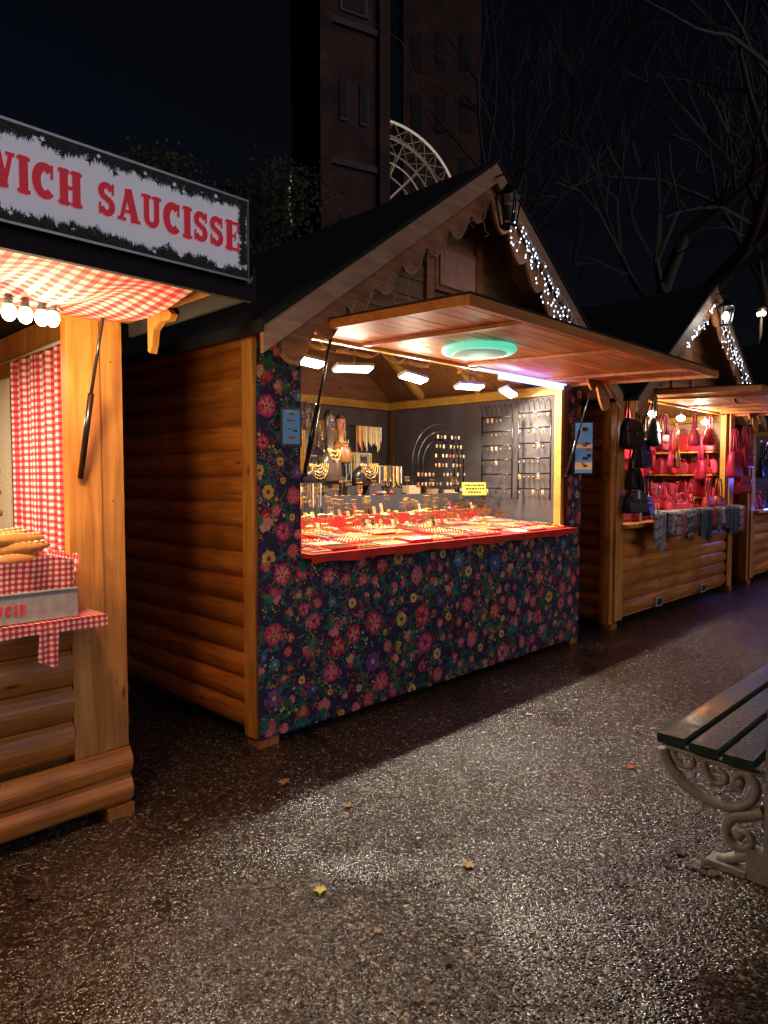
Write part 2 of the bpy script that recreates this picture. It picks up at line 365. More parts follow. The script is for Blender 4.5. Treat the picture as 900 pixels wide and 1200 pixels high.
def leaf(cx,cy_,ang,l,w,h,c,reg):
    ca,sa=math.cos(ang),math.sin(ang); pts=[]
    for a,bb in [(0,0),(.3,-.8),(.6,-.9),(1,.1),(.6,.7),(.3,.8)]:
        x=l*a; y=w*bb; pts.append((cx+ca*x-sa*y,cy_+sa*x+ca*y))
    motif(pts,h,c,reg)
def curl(cx,cy_,ang,r,h,c,reg,sg=1,wd=.0036):
    pts=[]; K=18
    for i in range(K+1):
        t=i/K; rr=r*(1-.78*t); a=ang+sg*t*5.2
        pts.append((cx+rr*math.cos(a),cy_+rr*math.sin(a)))
    for i in range(K):
        (x0,y0),(x1,y1)=pts[i],pts[i+1]; dx,dy=x1-x0,y1-y0; l=math.hypot(dx,dy)+1e-9; nx,ny=-dy/l*wd,dx/l*wd
        motif([(x0-nx,y0-ny),(x1-nx,y1-ny),(x1+nx,y1+ny),(x0+nx,y0+ny)],h,c,reg)
    return pts
def flower(cx,cy_,r,h,reg):
    k=R.random(); a0=R.uniform(0,6.28)
    if k<.34:
        n=R.choice([7,8,9,11]); c=R.choice(reds); c2=R.choice(pinks)
        for i in range(n): petal(cx,cy_,a0+2*pi*i/n,r*.2,r*R.uniform(.9,1.05),r*.34,h+.00003*i,jit(c,.35),reg)
        for i in range(n): petal(cx,cy_,a0+pi/n+2*pi*i/n,r*.15,r*.70,r*.2,h+.0004+.00003*i,jit(c2,.15) if i%2 else jit(c,.25),reg)
        for i in range(n): petal(cx,cy_,a0+2*pi*i/n,r*.3,r*.85,r*.05,h+.0007,jit(c2,.1),reg)
        disc(cx,cy_,r*.26,h+.0008,R.choice(yel+[(.1,.01,.05)]),reg); disc(cx,cy_,r*.13,h+.001,(.35,.02,.05),reg)
    elif k<.78:
        c=R.choice(reds); r*=1.12
        for i,(da,l,w_) in enumerate([(-1.0,.85,.22),(1.0,.85,.22),(-.5,1,.26),(.5,1,.26),(0,1.15,.24)]):
            petal(cx,cy_,a0+da,0,r*l,r*w_,h+.0001*i,jit(c if i%2 else R.choice(pinks+[c,c]),.2),reg)
        disc(cx,cy_,r*.3,h+.0008,R.choice(greens),reg); 
        for da in(-.7,-.35,0,.35,.7): petal(cx,cy_,a0+da,r*.25,r*.85,r*.04,h+.0009,R.choice(yel+pinks),reg)
        for da in(2.2,3.14,4.1): leaf(cx,cy_,a0+da,r*.95,r*.26,h+.0002,R.choice(greens),reg)
    elif k<.91:
        c=R.choice([(.85,.55,.10),(.88,.68,.22)]); r*=.8
        for i in range(7): petal(cx,cy_,a0+2*pi*i/7,r*.15,r*.8,r*.28,h+.00003*i,jit(c,.2),reg)
        disc(cx,cy_,r*.26,h+.0005,(.5,.04,.05),reg); disc(cx,cy_,r*.1,h+.0007,(.02,.02,.08),reg)
    else:
        c=R.choice([(.08,.12,.45),(.25,.08,.42),(.10,.28,.45)])
        for i in range(7): petal(cx,cy_,a0+2*pi*i/7,r*.15,r*.85,r*.28,h+.00003*i,jit(c,.3),reg)
        disc(cx,cy_,r*.22,h+.0005,R.choice(yel),reg)
for reg in regions:
    u0,u1,v0,v1=reg; ar=(u1-u0)*(v1-v0)
    fl=[]
    for t in range(int(ar*2000)):
        r=R.choice([.078,.066,.054,.042]) if t<ar*900 else .034; x=R.uniform(u0+.01,u1-.01); y=R.uniform(v0+.01,v1-.01)
        if all((x-a)**2+(y-c_)**2>(r+q+.012)**2 for a,c_,q in fl): fl.append((x,y,r))
    for x,y,r in fl: flower(x,y,r,.0032,reg)
    for t in range(int(ar*110)):
        x=R.uniform(u0,u1);y=R.uniform(v0,v1); c=R.choice(greens); h=.0014+R.random()*.0004
        pts=curl(x,y,R.uniform(0,6.28),R.uniform(.045,.095),h,c,reg,R.choice([-1,1]))
        for i in range(1,16,3): leaf(*pts[i],R.uniform(0,6.28),R.uniform(.02,.036),.007,h+.0005+.0001*R.random(),R.choice(greens),reg)
        if R.random()<.7: disc(*pts[-1],.010,h+.0008,R.choice(yel+reds),reg)
    for t in range(int(ar*120)):
        leaf(R.uniform(u0,u1),R.uniform(v0,v1),R.uniform(0,6.28),R.uniform(.025,.045),.009,.0021+R.random()*.0006,R.choice(greens),reg)
    for t in range(int(ar*170)):
        x=R.uniform(u0,u1);y=R.uniform(v0,v1); c=R.choice(yel+yel+reds+reds+[(.75,.7,.65)])
        for q in range(R.randint(4,9)):
            disc(x+R.gauss(0,.016),y+R.gauss(0,.016),R.uniform(.0035,.0065),.0029+.0002*R.random(),c,reg,6)
b.obj('floral_cloth',S1)

def tz(y): return 1.06+.075*(y+.12)/1.07
b=B()
red=(.58,.015,.010)
b.prism([(-.13,1.04),(-.13,1.062),(.95,tz(.95)),(.95,1.05)],.28,3.24,'cloth',red,ax='x')
b.grid(lambda u,v:(.27+u*2.99,-.145-.006*math.sin(u*70)*(1-v)-.003*math.sin(u*31),1.015+v*.05+.006*math.sin(u*41)*(1-v)),140,3,'cloth',(.62,.03,.012))
b.box(.27,3.26,-.144,-.131,1.055,1.066,'cloth',(.58,.03,.015))
b.obj('counter',S1)
def top(name,bb): return bb.obj(name,loc=A)
b=B()
gold=(.85,.50,.12); cream=(.8,.60,.34); white=(.8,.72,.58)
x=.33
while x<3.15:
    tw=R.uniform(.15,.27); y=-.085
    while y<.62:
        td=R.uniform(.12,.22)
        if R.random()<.9:
            style=R.choice(['cards','beads','rings','rings','chains','beads'])
            bc=R.choice([(.62,.02,.012),(.58,.015,.01),(.65,.07,.015),(.6,.02,.012),(.62,.02,.012),(.6,.22,.06),(.68,.52,.34)]) 
            z0=tz(y)+.001; x1=min(x+tw,3.19); sl=.075/1.07
            hh=R.uniform(.006,.022)
            Mx=Matrix.Translation((0,y,z0))@Matrix.Rotation(math.atan(sl),4,'X')
            b.box(x,x1-.014,0,td-.014,.001,hh,'cloth',bc,Mx)
            if style=='cards':
                cc=R.choice([white,cream,(.8,.45,.15)]); nx=int((x1-x-.03)/.026); ny=int((td-.03)/.036)
                for i in range(nx):
                    for j in range(ny):
                        px=x+.012+i*.026; py=.01+j*.036
                        Q=Mx@Matrix.Translation((px,py,hh))@Matrix.Rotation(R.uniform(.1,.5),4,'X')@Matrix.Rotation(R.uniform(-.15,.15),4,'Z')
                        b.box(0,.015,0,.020,.001,.003,'rough',jit(cc,.2),Q); b.box(.005,.012,.008,.016,.004,.007,'metal',R.choice([gold,(.7,.7,.72)]),Q)
            elif style=='beads':
                for i in range(int((x1-x-.03)/.020)):
                    cc=R.choice([(.8,.3,.04),(.1,.35,.3),(.8,.5,.15),(.5,.04,.04),(.25,.08,.3),(.75,.6,.45),gold])
                    px=x+.012+i*.020
                    for j in range(int((td-.03)/.012)):
                        p=Mx@Vector((px,.012+j*.012,hh+.004)); b.ell(p,.0056,.0056,.0056,'gloss',jit(cc,.2),5,3)
            elif style=='rings':
                for i in range(int((x1-x-.03)/.030)):
                    for j in range(int((td-.03)/.028)):
                        p=Mx@Vector((x+.02+i*.030,.018+j*.028,hh+.006)); b.ell(p,.0085,.0085,.008,'metal',R.choice([gold,(.75,.7,.6),(.85,.50,.15)]),6,3)
            else:
                for i in range(int((x1-x-.03)/.014)):
                    px=x+.012+i*.014; pts=[Mx@Vector((px+R.uniform(-.001,.001),.008+q*(td-.03)/4,hh+.003+.002*math.sin(q))) for q in range(5)]
                    b.tube(pts,.0024,'metal',R.choice([gold,gold,(.75,.7,.6)]),4)
        y+=td
    x+=tw
top('jewelry_trays',b)
b=B()
b.box(.35,3.15,.70,.84,tz(.7),1.21,'cloth',(.5,.02,.02)); b.box(.35,3.15,.842,1.02,tz(.84)-.05,1.36,'cloth',(.05,.05,.055))
for i in range(11):
    x=.5+i*.24; b.box(x,x+.14,.86,.98,1.362,1.362+R.uniform(.03,.10),'rough',R.choice([(.02,.02,.02),(.05,.04,.04),(.3,.16,.08),(.5,.36,.2)]))
b.obj('display_riser',loc=A)
b=B()
for i in range(215):
    x=R.uniform(.4,3.12); y=R.choice([.50,.58,.66,.72,.78,.86]); z=tz(y) if y<.7 else (1.211 if y<.84 else 1.361)
    k=R.random(); hh=R.uniform(.06,.15)
    if k<.62:
        b.tube([(x,y,z),(x,y,z+hh)],.0026,'metal',gold,4); b.tube([(x-.03,y,z+hh),(x+.03,y,z+hh)],.0026,'metal',gold,4)
        for dx in(-.028,-.014,0,.014,.028): b.tube([(x+dx,y-.002,z+hh),(x+dx+R.uniform(-.003,.003),y-.004,z+hh-R.uniform(.02,.045))],.002,'metal',R.choice([gold,(.8,.7,.5)]),4); b.ell((x+dx,y-.004,z+hh-.035),.0045,.003,.008,'metal',R.choice([gold,(.7,.3,.1),(.2,.5,.5)]),5,3)
        b.lathe((x,y,z),[(.018,0),(.014,.005)],'metal',gold,8)
    elif k<.80:
        c=R.choice([(.02,.02,.02),cream,(.6,.35,.12),(.6,.04,.04)]); M=Matrix.Translation((x,y,z))@Matrix.Rotation(-.25,4,'X')
        b.box(-.016,.016,0,.003,0,hh*.6,'rough',c,M)
        for dx in(-.009,.009): b.ell(M@Vector((dx,-.003,hh*.4)),.004,.002,.008,'metal',gold,5,3)
    else:
        b.ell((x,y,z+.016),.02,.02,.016,'gloss',R.choice([(.6,.04,.03),(.7,.35,.05),(.1,.25,.3),cream]),8,4)
top('earring_stands',b)
def bust(x,y,z,s,c,head=False,nk=5,wf=1.0):
    b=B()
    prof=[(.085,0),(.10,.015),(.104,.05),(.098,.09),(.072,.125),(.04,.145),(.03,.165),(.028,.205)]
    prof+= [(.034,.215),(.045,.24),(.05,.27),(.046,.30),(.03,.325),(.008,.335)] if head else [(.031,.215),(.02,.225)]
    b.lathe((x,y,z),[(r*s*wf,q*s) for r,q in prof],'gloss',c,16,1,.62)
    if head:
        b.ell((x,y-.032*s*wf,z+.265*s),.007*s,.010*s,.016*s,'gloss',c,6,4); b.ell((x,y-.028*s*wf,z+.245*s),.012*s,.005*s,.004*s,'gloss',(.5,.1,.08),6,3)
        for e_ in(-1,1): b.ell((x+e_*.017*s*wf,y-.028*s*wf,z+.278*s),.007*s,.004*s,.004*s,'gloss',(.02,.02,.02),6,3)
        b.ell((x,y+.008,z+.302*s),.05*s*wf,.036*s*wf,.036*s,'gloss',(.02,.015,.012),10,5)
    for k in range(nk):
        pts=[]
        for i in range(13):
            t=pi*i/12; rr=(.036+.012*k)*s*wf
            pts.append((x-rr*math.cos(t),y-(.03+.007*k)*s*wf-.012*s*math.sin(t),z+.165*s-(.02+.022*k)*s*math.sin(t)))
        b.tube(pts,.003*s,'metal',gold,5)
        for i in range(2,11,2): b.ell(Vector(pts[i])-Vector((0,.002,.004*s)),.004*s,.003*s,.007*s,'metal',gold,5,3)
    b.obj('jewelry_bust',loc=A)
bust(1.17,.93,1.43,1.1,(.015,.014,.015)); bust(1.70,.93,1.43,1.15,(.015,.014,.015))
bust(1.44,1.05,1.46,1.75,(.10,.065,.045),True,3,.62); bust(1.62,1.12,1.62,1.2,(.38,.15,.05),True,2,.85); bust(1.05,1.12,1.52,1.0,(.02,.02,.02),False,4)
bust(2.05,1.0,1.40,.9,(.02,.02,.02),False,4)
def neckrack(x0,x1,y,z0,z1,cs,n):
    b=B(); k=(.012,.012,.012)
    b.tube([(x0,y,z0),(x0,y,z1)],.006,'gloss',k); b.tube([(x1,y,z0),(x1,y,z1)],.006,'gloss',k); b.tube([(x0,y,z1),(x1,y,z1)],.006,'gloss',k)
    b.box(x0-.03,x1+.03,y-.04,y+.04,z0-.008,z0,'gloss',k)
    for i in range(n):
        x=x0+(x1-x0)*(i+.5)/n; l=(z1-z0)*R.uniform(.5,.75); c=R.choice(cs)
        b.tube([(x-.004,y-.006,z1),(x-.003,y-.008,z1-l),(x+.003,y-.008,z1-l),(x+.004,y-.006,z1)],.0028,'metal' if R.random()<.6 else 'gloss',c,4)
        b.ell((x,y-.008,z1-l-.008),.006,.004,.010,'metal',c,5,3)
    b.obj('necklace_rack',loc=A)
neckrack(.72,1.08,.92,1.37,1.86,[gold,gold,(.85,.65,.3)],20); neckrack(.55,1.12,.78,1.22,1.46,[(.7,.7,.7),gold,(.4,.4,.4)],24)
neckrack(1.85,2.15,.93,1.37,1.60,[(.7,.7,.7),gold],16); neckrack(1.78,2.1,1.25,1.4,1.72,[(.7,.68,.6),gold],16)
# necklaces hung on the back wall
b=B()
for (xa,xb,zt) in((1.95,2.35,2.08),(2.42,2.62,2.0),(2.75,3.15,2.05),(1.98,2.4,1.72),(2.75,3.1,1.66)):
    b.tube([(xa,DP-.14,zt),(xb,DP-.14,zt)],.006,'gloss',(.02,.02,.02))
    for xx in(xa,xb): b.tube([(xx,DP-.14,zt),(xx,DP-.05,zt)],.005,'gloss',(.02,.02,.02))
    n=int((xb-xa)/.024)
    for i in range(n):
        x=xa+(i+.5)*.024; l=R.uniform(.14,.3); c=R.choice([gold,gold,(.8,.6,.3),(.75,.72,.65),(.6,.2,.08)])
        b.tube([(x-.006,DP-.15,zt),(x-.004,DP-.152,zt-l),(x+.004,DP-.152,zt-l),(x+.006,DP-.15,zt)],.003,'metal',c,4); b.ell((x,DP-.153,zt-l-.01),.008,.004,.013,'metal',c,5,3)
top('hanging_necklaces',b)
b=B(); tx,ty=1.32,1.2
b.tube([(tx,ty,1.37),(tx,ty,2.14)],.006,'gloss',(.2,.2,.2)); b.lathe((tx,ty,1.36),[(.07,0),(.06,.012),(.01,.02)],'gloss',(.02,.02,.02)); b.box(tx-.1,tx+.1,ty-.1,ty+.1,1.1,1.359,'cloth',(.04,.04,.04))
for i in range(60):
    t=R.uniform(0,6.28); z=1.72+.40*i/60; l=.19*(1-.85*i/60)+.02
    e=(tx+l*math.cos(t),ty+l*math.sin(t),z-.03); b.tube([(tx,ty,z),(tx+l*.6*math.cos(t),ty+l*.6*math.sin(t),z+.01),e],.003,'metal',(.5,.5,.5),4)
    b.tube([e,(e[0],e[1],e[2]-.035)],.0024,'metal',R.choice([(.8,.8,.85),gold]),4); b.ell((e[0],e[1],e[2]-.04),.007,.007,.010,'metal',(.8,.8,.85),5,3)
top('jewelry_tree',b)
b=B(); cx,y,z0=2.62,.9,1.37; k=(.012,.012,.012)
for r in(.36,.29,.22):
    pts=[(cx-r*math.cos(pi*i/20),y,z0+.26+r*.98*math.sin(pi*i/20)) for i in range(21)]
    b.tube([(cx-r,y,z0)]+pts+[(cx+r,y,z0)],.007,'gloss',k)
for j in range(6):
    z=z0+.06+j*.085; w_=.36 if z<z0+.26 else math.sqrt(max(.01,.36**2-(z-z0-.26)**2))
    x0=cx-w_*(.35 if j>1 else 1)
    b.box(x0,cx+w_,y-.045,y-.0,z-.004,z,'gloss',k)
    for i in range(int((cx+w_-x0)/.05)):
        if R.random()<.8:
            x=x0+.02+i*.05; b.box(x,x+.02,y-.045,y-.042,z+.001,z+.03,'rough',R.choice([cream,(.3,.2,.1),white,(.5,.05,.04),(.06,.05,.05)])); b.ell((x+.01,y-.048,z+.015),.006,.003,.009,'metal',gold,5,3)
top('earring_arch_rack',b)
for (ya,yb,za,zb) in((.14,.48,1.3,2.12),(.55,.9,1.3,2.1)):
    b=B(); x=W-.17
    for yy in(ya,yb): b.tube([(x,yy,za),(x,yy,zb)],.008,'gloss',k)
    nr=6
    for j in range(nr):
        z=za+.1+(zb-za-.12)*j/(nr-1); b.tube([(x,ya,z),(x,yb,z)],.007,'gloss',k,5)
        for i in range(7):
            yy=ya+.02+(yb-ya-.04)*i/6
            if R.random()<.65:
                b.box(x-.012,x-.009,yy-.012,yy+.012,z-.05,z-.008,'rough',R.choice([(.05,.05,.05),cream,(.06,.05,.05),(.1,.08,.08)])); b.ell((x-.016,yy,z-.035),.003,.009,.014,'metal',R.choice([gold,(.7,.7,.75),(.75,.3,.05)]),5,3)
    for i in range(7):
        yy=ya+(yb-ya)*i/6; b.tube([(x,yy,zb),(x-.01,yy,zb+.06),(x-.01,yy+.02,zb+.10),(x-.01,yy+.04,zb+.07)],.004,'gloss',k,4)
    b.obj('earring_grid_rack',loc=A)
b=B(); M=Matrix.Translation((2.92,.72,1.34))@Matrix.Rotation(-.35,4,'Z')@Matrix.Rotation(-.15,4,'X')
b.box(-.13,.13,0,.004,0,.12,'rough',(.8,.62,.08),M)
for r_,(a,c_) in enumerate([(-.10,.08),(-.09,.10),(-.07,.07)]):
    x=a
    while x<c_:
        w_=R.uniform(.012,.03); b.box(x,x+w_,-.002,-.001,.086-.032*r_,.10-.032*r_,'rough',(.02,.02,.03),M); x+=w_+.008
b.tube([(2.92,.725,1.2),(2.92,.725,1.36)],.004,'gloss',k); top('price_card',b)
def mirror(x,y,z,w,h,rz,two):
    b=B(); M=Matrix.Translation((x,y,z))@Matrix.Rotation(rz,4,'Z')
    b.box(-w/2,w/2,0,.018,-h/2,h/2,'gloss',(.015,.015,.015),M)
    K=14
    for i in range(K):
        za=-h/2+.012+(h-.024)*i/K; zb=za+(h-.024)/K*.99
        b.box(-w/2+.012,w/2-.012,-.003,-.001,za,zb,'glass_glow_orange' if (two and i in(1,2,7)) else 'glass_glow_blue',(1,1,1),M)  # glowing bands painted on the glass; on the mirror they replace reflections
    for i in range(12): xx=R.uniform(-w*.35,w*.2); zz=R.uniform(-h*.42,h*.38); b.box(xx,xx+w*R.uniform(.1,.3),-.006,-.004,zz,zz+h*R.uniform(.02,.07),'gloss',R.choice([(.02,.03,.05),(.02,.02,.03),(.3,.4,.5),(.3,.1,.05)]),M)
    b.tube([M@Vector((0,.02,0)),(x+.02,-.03,z)],.008,'gloss',(.02,.02,.02)); b.obj('payment_screen' if not two else 'wall_mirror',loc=A)
mirror(.15,-.12,1.78,.12,.21,-.4,False); mirror(3.30,-.17,1.76,.17,.46,-.85,True)

for i,x in enumerate([.7,1.12,1.75,2.45,3.02]):
    b=B(); M=Matrix.Translation((x,.42,2.255))@Matrix.Rotation(-.35,4,'X')@Matrix.Rotation([.1,-.2,.15,-.1,.3][i],4,'Z')
    b.box(-.15,.15,-.045,.045,.012,.035,'gloss',(.6,.6,.6),M); b.box(-.14,.14,-.035,.035,0,.011,'led',(1,1,1),M)
    b.tube([(x,.42,2.28),(x,.42,2.36)],.008,'gloss',(.3,.3,.3)); b.box(x-.15,x+.15,.40,.44,2.36,2.38,'pine')
    b.obj('led_floodlight',loc=A)
    light('led_lamp','AREA',(x,.42,2.245),21,(1,.89,.70),S1,.26,.07,(-.42,0,0))
for x in(.95,1.75,2.6): light('led_spill','POINT',(x,.42,2.02),11,(1,.84,.60),S1,.10)
b=B(); b.box(2.25,3.19,-.03,-.006,2.27,2.30,'blue_led'); b.box(1.9,3.15,-.08,-.062,2.296,2.306,'blue_led'); b.obj('led_strip',loc=A)
light('strip_glow','AREA',(2.6,-.10,2.25),2.5,(.10,.18,1),S1,1.1,.03,(pi-.9,0,0))
b=B(); o=(1.24,-.575,2.295)
b.lathe(o,[(.225,.0),(.23,-.02),(.215,-.035),(.175,-.037)],'teal_ring',n=40); b.lathe(o,[(.17,-.036),(.155,-.046),(.08,-.05),(.01,-.051)],'teal_disc',n=40)
b.obj('ceiling_lamp',loc=A); light('disc_light','POINT',(1.24,-.575,2.18),.6,(.3,1,.75),S1,.1)
b=B()
for i in range(4):
    x0=.4+i*.25; pts=[(x0+.25*t/6,-.06,2.29-.05*math.sin(pi*t/6)) for t in range(7)]; b.tube(pts,.003,'rough',(.7,.7,.7),4)
b.obj('cable',S1)
def icicles(loc,s0,s1,n,parent,drop=(.1,.34)):
    b=B(); prev=None; y=-.385
    for i in range(n):
        s=s0+(s1-s0)*i/(n-1); z=roofz(s)-.14+R.uniform(-.02,.02); p=Vector((s,y,z))
        if prev is not None: b.tube([prev,(prev+p)/2-Vector((0,0,.03)),p],.0028,'rough',(.75,.75,.78),4)
        prev=p; l=R.uniform(*drop); pts=[p]; 
        for q in range(1,8): pts.append(p+Vector((R.uniform(-.025,.025),R.uniform(-.015,.015),-l*q/7)))
        b.tube(pts,.0034,'rough',(.9,.9,.95),4)
        for q in pts[1:]:
            if R.random()<.7: b.ell(q,.005,.005,.008,'icicle',n=5,rings=3)
    b.obj('icicle_lights',parent)
icicles(A,1.86,2.85,18,S1,(.12,.42))
b=B()
for i in range(10):
    s=.25+i*.145; z=roofz(s)-.2; y=-.38; pts=[Vector((s,y,z))]
    for q in range(1,9): pts.append(Vector((s+R.uniform(-.03,.04),y+R.uniform(-.02,.02),z-.05*q*R.uniform(.8,1.0)*(.6+.4*math.sin(i*2.1)))))
    pts=[p for p in pts if p.z>2.41]
    if len(pts)>2: b.tube(pts,.0028,'rough',(.38,.35,.32),4)
    b.tube([(s,y,z),(s+.08,y,z-.03),(s+.145,y,roofz(s+.145)-.2)],.0026,'rough',(.38,.35,.32),4)
b.obj('unlit_string',S1)

# ================================================================== LEFT STALL
S0=empty('food_stall',C)
b=B()
b.box(-.10,0,-.002,.045,.3,2.24,'post_z',wt()); b.box(-.24,-.103,-.012,.045,.30,2.24,'post_z',(1.05,1.02,1))
b.box(-.16,-.0,-.006,.04,.06,.298,'post_z',(.8,.8,.8)); b.box(-.24,-.163,-.014,.04,.28,.298,'post_z')
logs(b,'x',.0,-3.3,-.243,.32,.93,-1,.15); logs(b,'x',-.012,-3.3,-.0,.05,.30,-1,.125)
b.box(-3.3,-.01,.05,.09,.05,.93,'post_z',(.5,.5,.5))
b.box(-3.3,-.24,-.01,.06,2.16,2.24,'post_z')
logs(b,'y',0.0,.05,2.4,.06,2.3,1); b.box(-.06,-.005,.05,2.4,.06,2.3,'post_z')
b.box(-3.36,-3.3,.0,2.4,.06,2.3,'post_z'); b.box(-3.3,-.06,2.34,2.4,.06,2.3,'post_z',(.8,.8,.8))
b.box(-3.3,-.06,.1,2.33,.06,.1,'gable_x'); b.box(-.12,.0,-.05,.1,0.001,.049,'post_z',(.6,.6,.5))
for (x,z) in((-.05,.6),(-.05,1.4),(-.05,2.0),(-.17,.8),(-.17,1.7)): b.ell((x,-.013 if x<-.1 else -.003,z),.005,.002,.005,'metal',(.3,.25,.2),6,3)
b.obj('walls',S0)
b=B()
W2=3.3
P=[(-3.55,2.2),(-W2/2,3.4),(.12,2.25),(.12,2.28),(-W2/2,3.44),(-3.55,2.23)]
b.prism(P,.35,2.6,'felt_roof',(.012,.012,.013)); b.prism([(-3.3,2.3),(-W2/2,3.38),(0,2.3)],.4,.43,'gable_x'); b.prism([(-3.3,2.3),(-W2/2,3.38),(0,2.3)],2.3,2.33,'gable_x')
b.obj('roof',S0)
b=B(); aw=.92
b.box(-3.3,.03,-aw-.01,.02,2.215,2.233,'felt_roof',(.012,.012,.012)); b.box(-3.3,.035,-aw-.03,-aw-.008,2.105,2.165,'felt_roof',(.012,.012,.014))
b.box(.036,.05,-aw-.03,.0,2.12,2.22,'felt_roof',(.02,.02,.02))
b.box(-.09,.03,-aw,-.02,2.175,2.213,'post_z',(1,.95,.9)); b.box(-3.3,-.092,-.09,-.02,2.175,2.213,'log_x'); b.box(-3.3,-.092,-aw,-aw+.05,2.165,2.213,'log_x')
b.obj('awning',S0)
b=B()
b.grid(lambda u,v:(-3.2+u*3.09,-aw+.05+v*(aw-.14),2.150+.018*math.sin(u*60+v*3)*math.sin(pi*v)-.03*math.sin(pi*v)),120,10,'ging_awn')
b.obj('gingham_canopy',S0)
b=B()
b.tube([(-.20,-.035,1.5),(-.20,-.16,1.84)],.013,'gloss',(.01,.01,.01),8); b.tube([(-.20,-.16,1.84),(-.20,-.30,2.15)],.007,'gloss',(.02,.02,.02),8)
b.obj('gas_strut',S0)
b=B()
prof=[(0,0),(-.16,.0),(-.2,-.03),(-.18,-.05),(-.1,-.045),(-.05,-.07),(-.035,-.13),(-.02,-.16),(0,-.15)]
b.prism([(-.25+q[0],2.172+q[1]) for q in prof],.0,.03,'post_z',ax='x'); b.obj('bracket',S0)
b=B()
b.grid(lambda u,v:(-.085-.016*math.sin(u*40)-.006*math.sin(u*93),.12+u*1.05,1.1+v*1.03),90,6,'ging_yz')
b.tube([(-.12,.1,2.13),(-.12,1.3,2.13)],.008,'gloss',(.6,.6,.6)); b.obj('gingham_curtain',loc=C)
b=B(); b.box(-.10,-.09,1.2,1.8,1.15,2.05,'rough',(.62,.5,.34)); 
for i in range(6): b.ell((-.102,1.5,1.3+.12*i),.004,.16-.01*i,.03,'rough',R.choice([(.3,.1,.03),(.55,.3,.08),(.6,.5,.3)]))
b.obj('menu_poster',loc=C)
b=B()
b.grid(lambda u,v:(-3.2+u*3.03,-.2+v*.34,.945+.002*math.sin(u*200)),80,4,'ging_xy')
b.box(-3.2,-.17,-.198,.14,.915,.94,'post_z')
b.grid(lambda u,v:(-3.2+u*3.03,-.202-.004*math.sin(u*90)*(1-v),.90+v*.046+.004*math.sin(u*50)*(1-v)),160,2,'ging_xz')
b.grid(lambda u,v:(-.43+u*.07-.012*(1-v),-.206-.006*math.sin(u*9),.80+v*.14-.04*u*(1-v)),6,4,'ging_xz')
b.obj('gingham_shelf',S0)
b=B()
st=(.42,.39,.38)
b.box(-1.2,-.275,-.17,-.165,.95,1.06,'gloss',st); b.box(-1.2,-.275,-.164,.10,.95,.955,'gloss',st); b.box(-.28,-.275,-.164,.10,.956,1.06,'gloss',st); b.box(-1.2,-.275,-.176,-.1641,1.061,1.066,'gloss',(.6,.58,.56))
def ribbon(b,pts,w,mat,put,c=(1,1,1)):
    n=len(pts)
    for i in range(n-1):
        (x0,y0),(x1,y1)=pts[i],pts[i+1]; dx,dy=x1-x0,y1-y0; l=math.hypot(dx,dy)+1e-9; nx,ny=-dy/l*w/2,dx/l*w/2; ex,ey=dx/l*w*.12,dy/l*w*.12
        h=R.uniform(0,.0008)
        b.poly([put(x0-nx-ex,y0-ny-ey,h),put(x1-nx+ex,y1-ny+ey,h),put(x1+nx+ex,y1+ny+ey,h),put(x0+nx-ex,y0+ny-ey,h)],mat,c)
def arc(cx,cy_,rx,ry,a0,a1,n=12): return [(cx+rx*math.cos(math.radians(a0+(a1-a0)*i/n)),cy_+ry*math.sin(math.radians(a0+(a1-a0)*i/n))) for i in range(n+1)]
t_=.29; s_=.13
GL={
'I':(.42,[([(.21,0),(.21,1)],t_),([(.0,.05),(.42,.05)],s_),([(.0,.95),(.42,.95)],s_)]),
'H':(.90,[([(.22,0),(.22,1)],t_),([(.68,0),(.68,1)],t_),([(.2,.5),(.66,.5)],.14),([(.02,.05),(.42,.05)],s_),([(.02,.95),(.42,.95)],s_),([(.48,.05),(.88,.05)],s_),([(.48,.95),(.88,.95)],s_)]),
'C':(.80,[(arc(.42,.5,.29,.40,50,310),t_),([(.68,.60),(.68,.98)],.10)]),
'S':(.70,[(arc(.34,.72,.21,.19,20,270,10)+arc(.34,.29,.22,.21,90,-160,10),.23),([(.6,.66),(.6,.98)],.09),([(.08,.03),(.08,.36)],.09)]),
'A':(.90,[([(.14,.03),(.42,.97)],.15),([(.44,.97),(.72,.03)],t_),([(.25,.3),(.6,.3)],.12),([(.0,.05),(.32,.05)],s_),([(.54,.05),(.92,.05)],s_)]),
'U':(.88,[([(.22,1),(.22,.32)]+arc(.44,.3,.22,.21,180,360,8)+[(.66,.32),(.66,1)],.22),([(.02,.95),(.42,.95)],s_),([(.48,.95),(.86,.95)],s_)]),
'E':(.78,[([(.22,0),(.22,1)],t_),([(.02,.055),(.7,.055)],.13),([(.02,.945),(.7,.945)],.13),([(.2,.5),(.5,.5)],.12),([(.68,.0),(.68,.32)],.09),([(.68,.68),(.68,1)],.09),([(.52,.36),(.52,.64)],.08)]),
'N':(.94,[([(.2,0),(.2,1)],.15),([(.2,.95),(.70,.05)],t_),([(.70,0),(.70,1)],.15),([(.02,.05),(.38,.05)],s_),([(.0,.95),(.25,.95)],s_),([(.52,.95),(.88,.95)],s_)]),
'D':(.88,[([(.22,0),(.22,1)],t_),([(.02,.06),(.4,.06)]+arc(.4,.5,.32,.42,-90,90)+[(.02,.94)],.15)]),
'W':(1.16,[([(.12,.97),(.34,.03)],t_),([(.34,.03),(.58,.9)],.14),([(.58,.9),(.80,.03)],t_),([(.80,.03),(1.04,.97)],.14),([(.0,.95),(.3,.95)],s_),([(.44,.95),(.70,.95)],s_),([(.88,.95),(1.16,.95)],s_)]),
' ':(.42,[])}
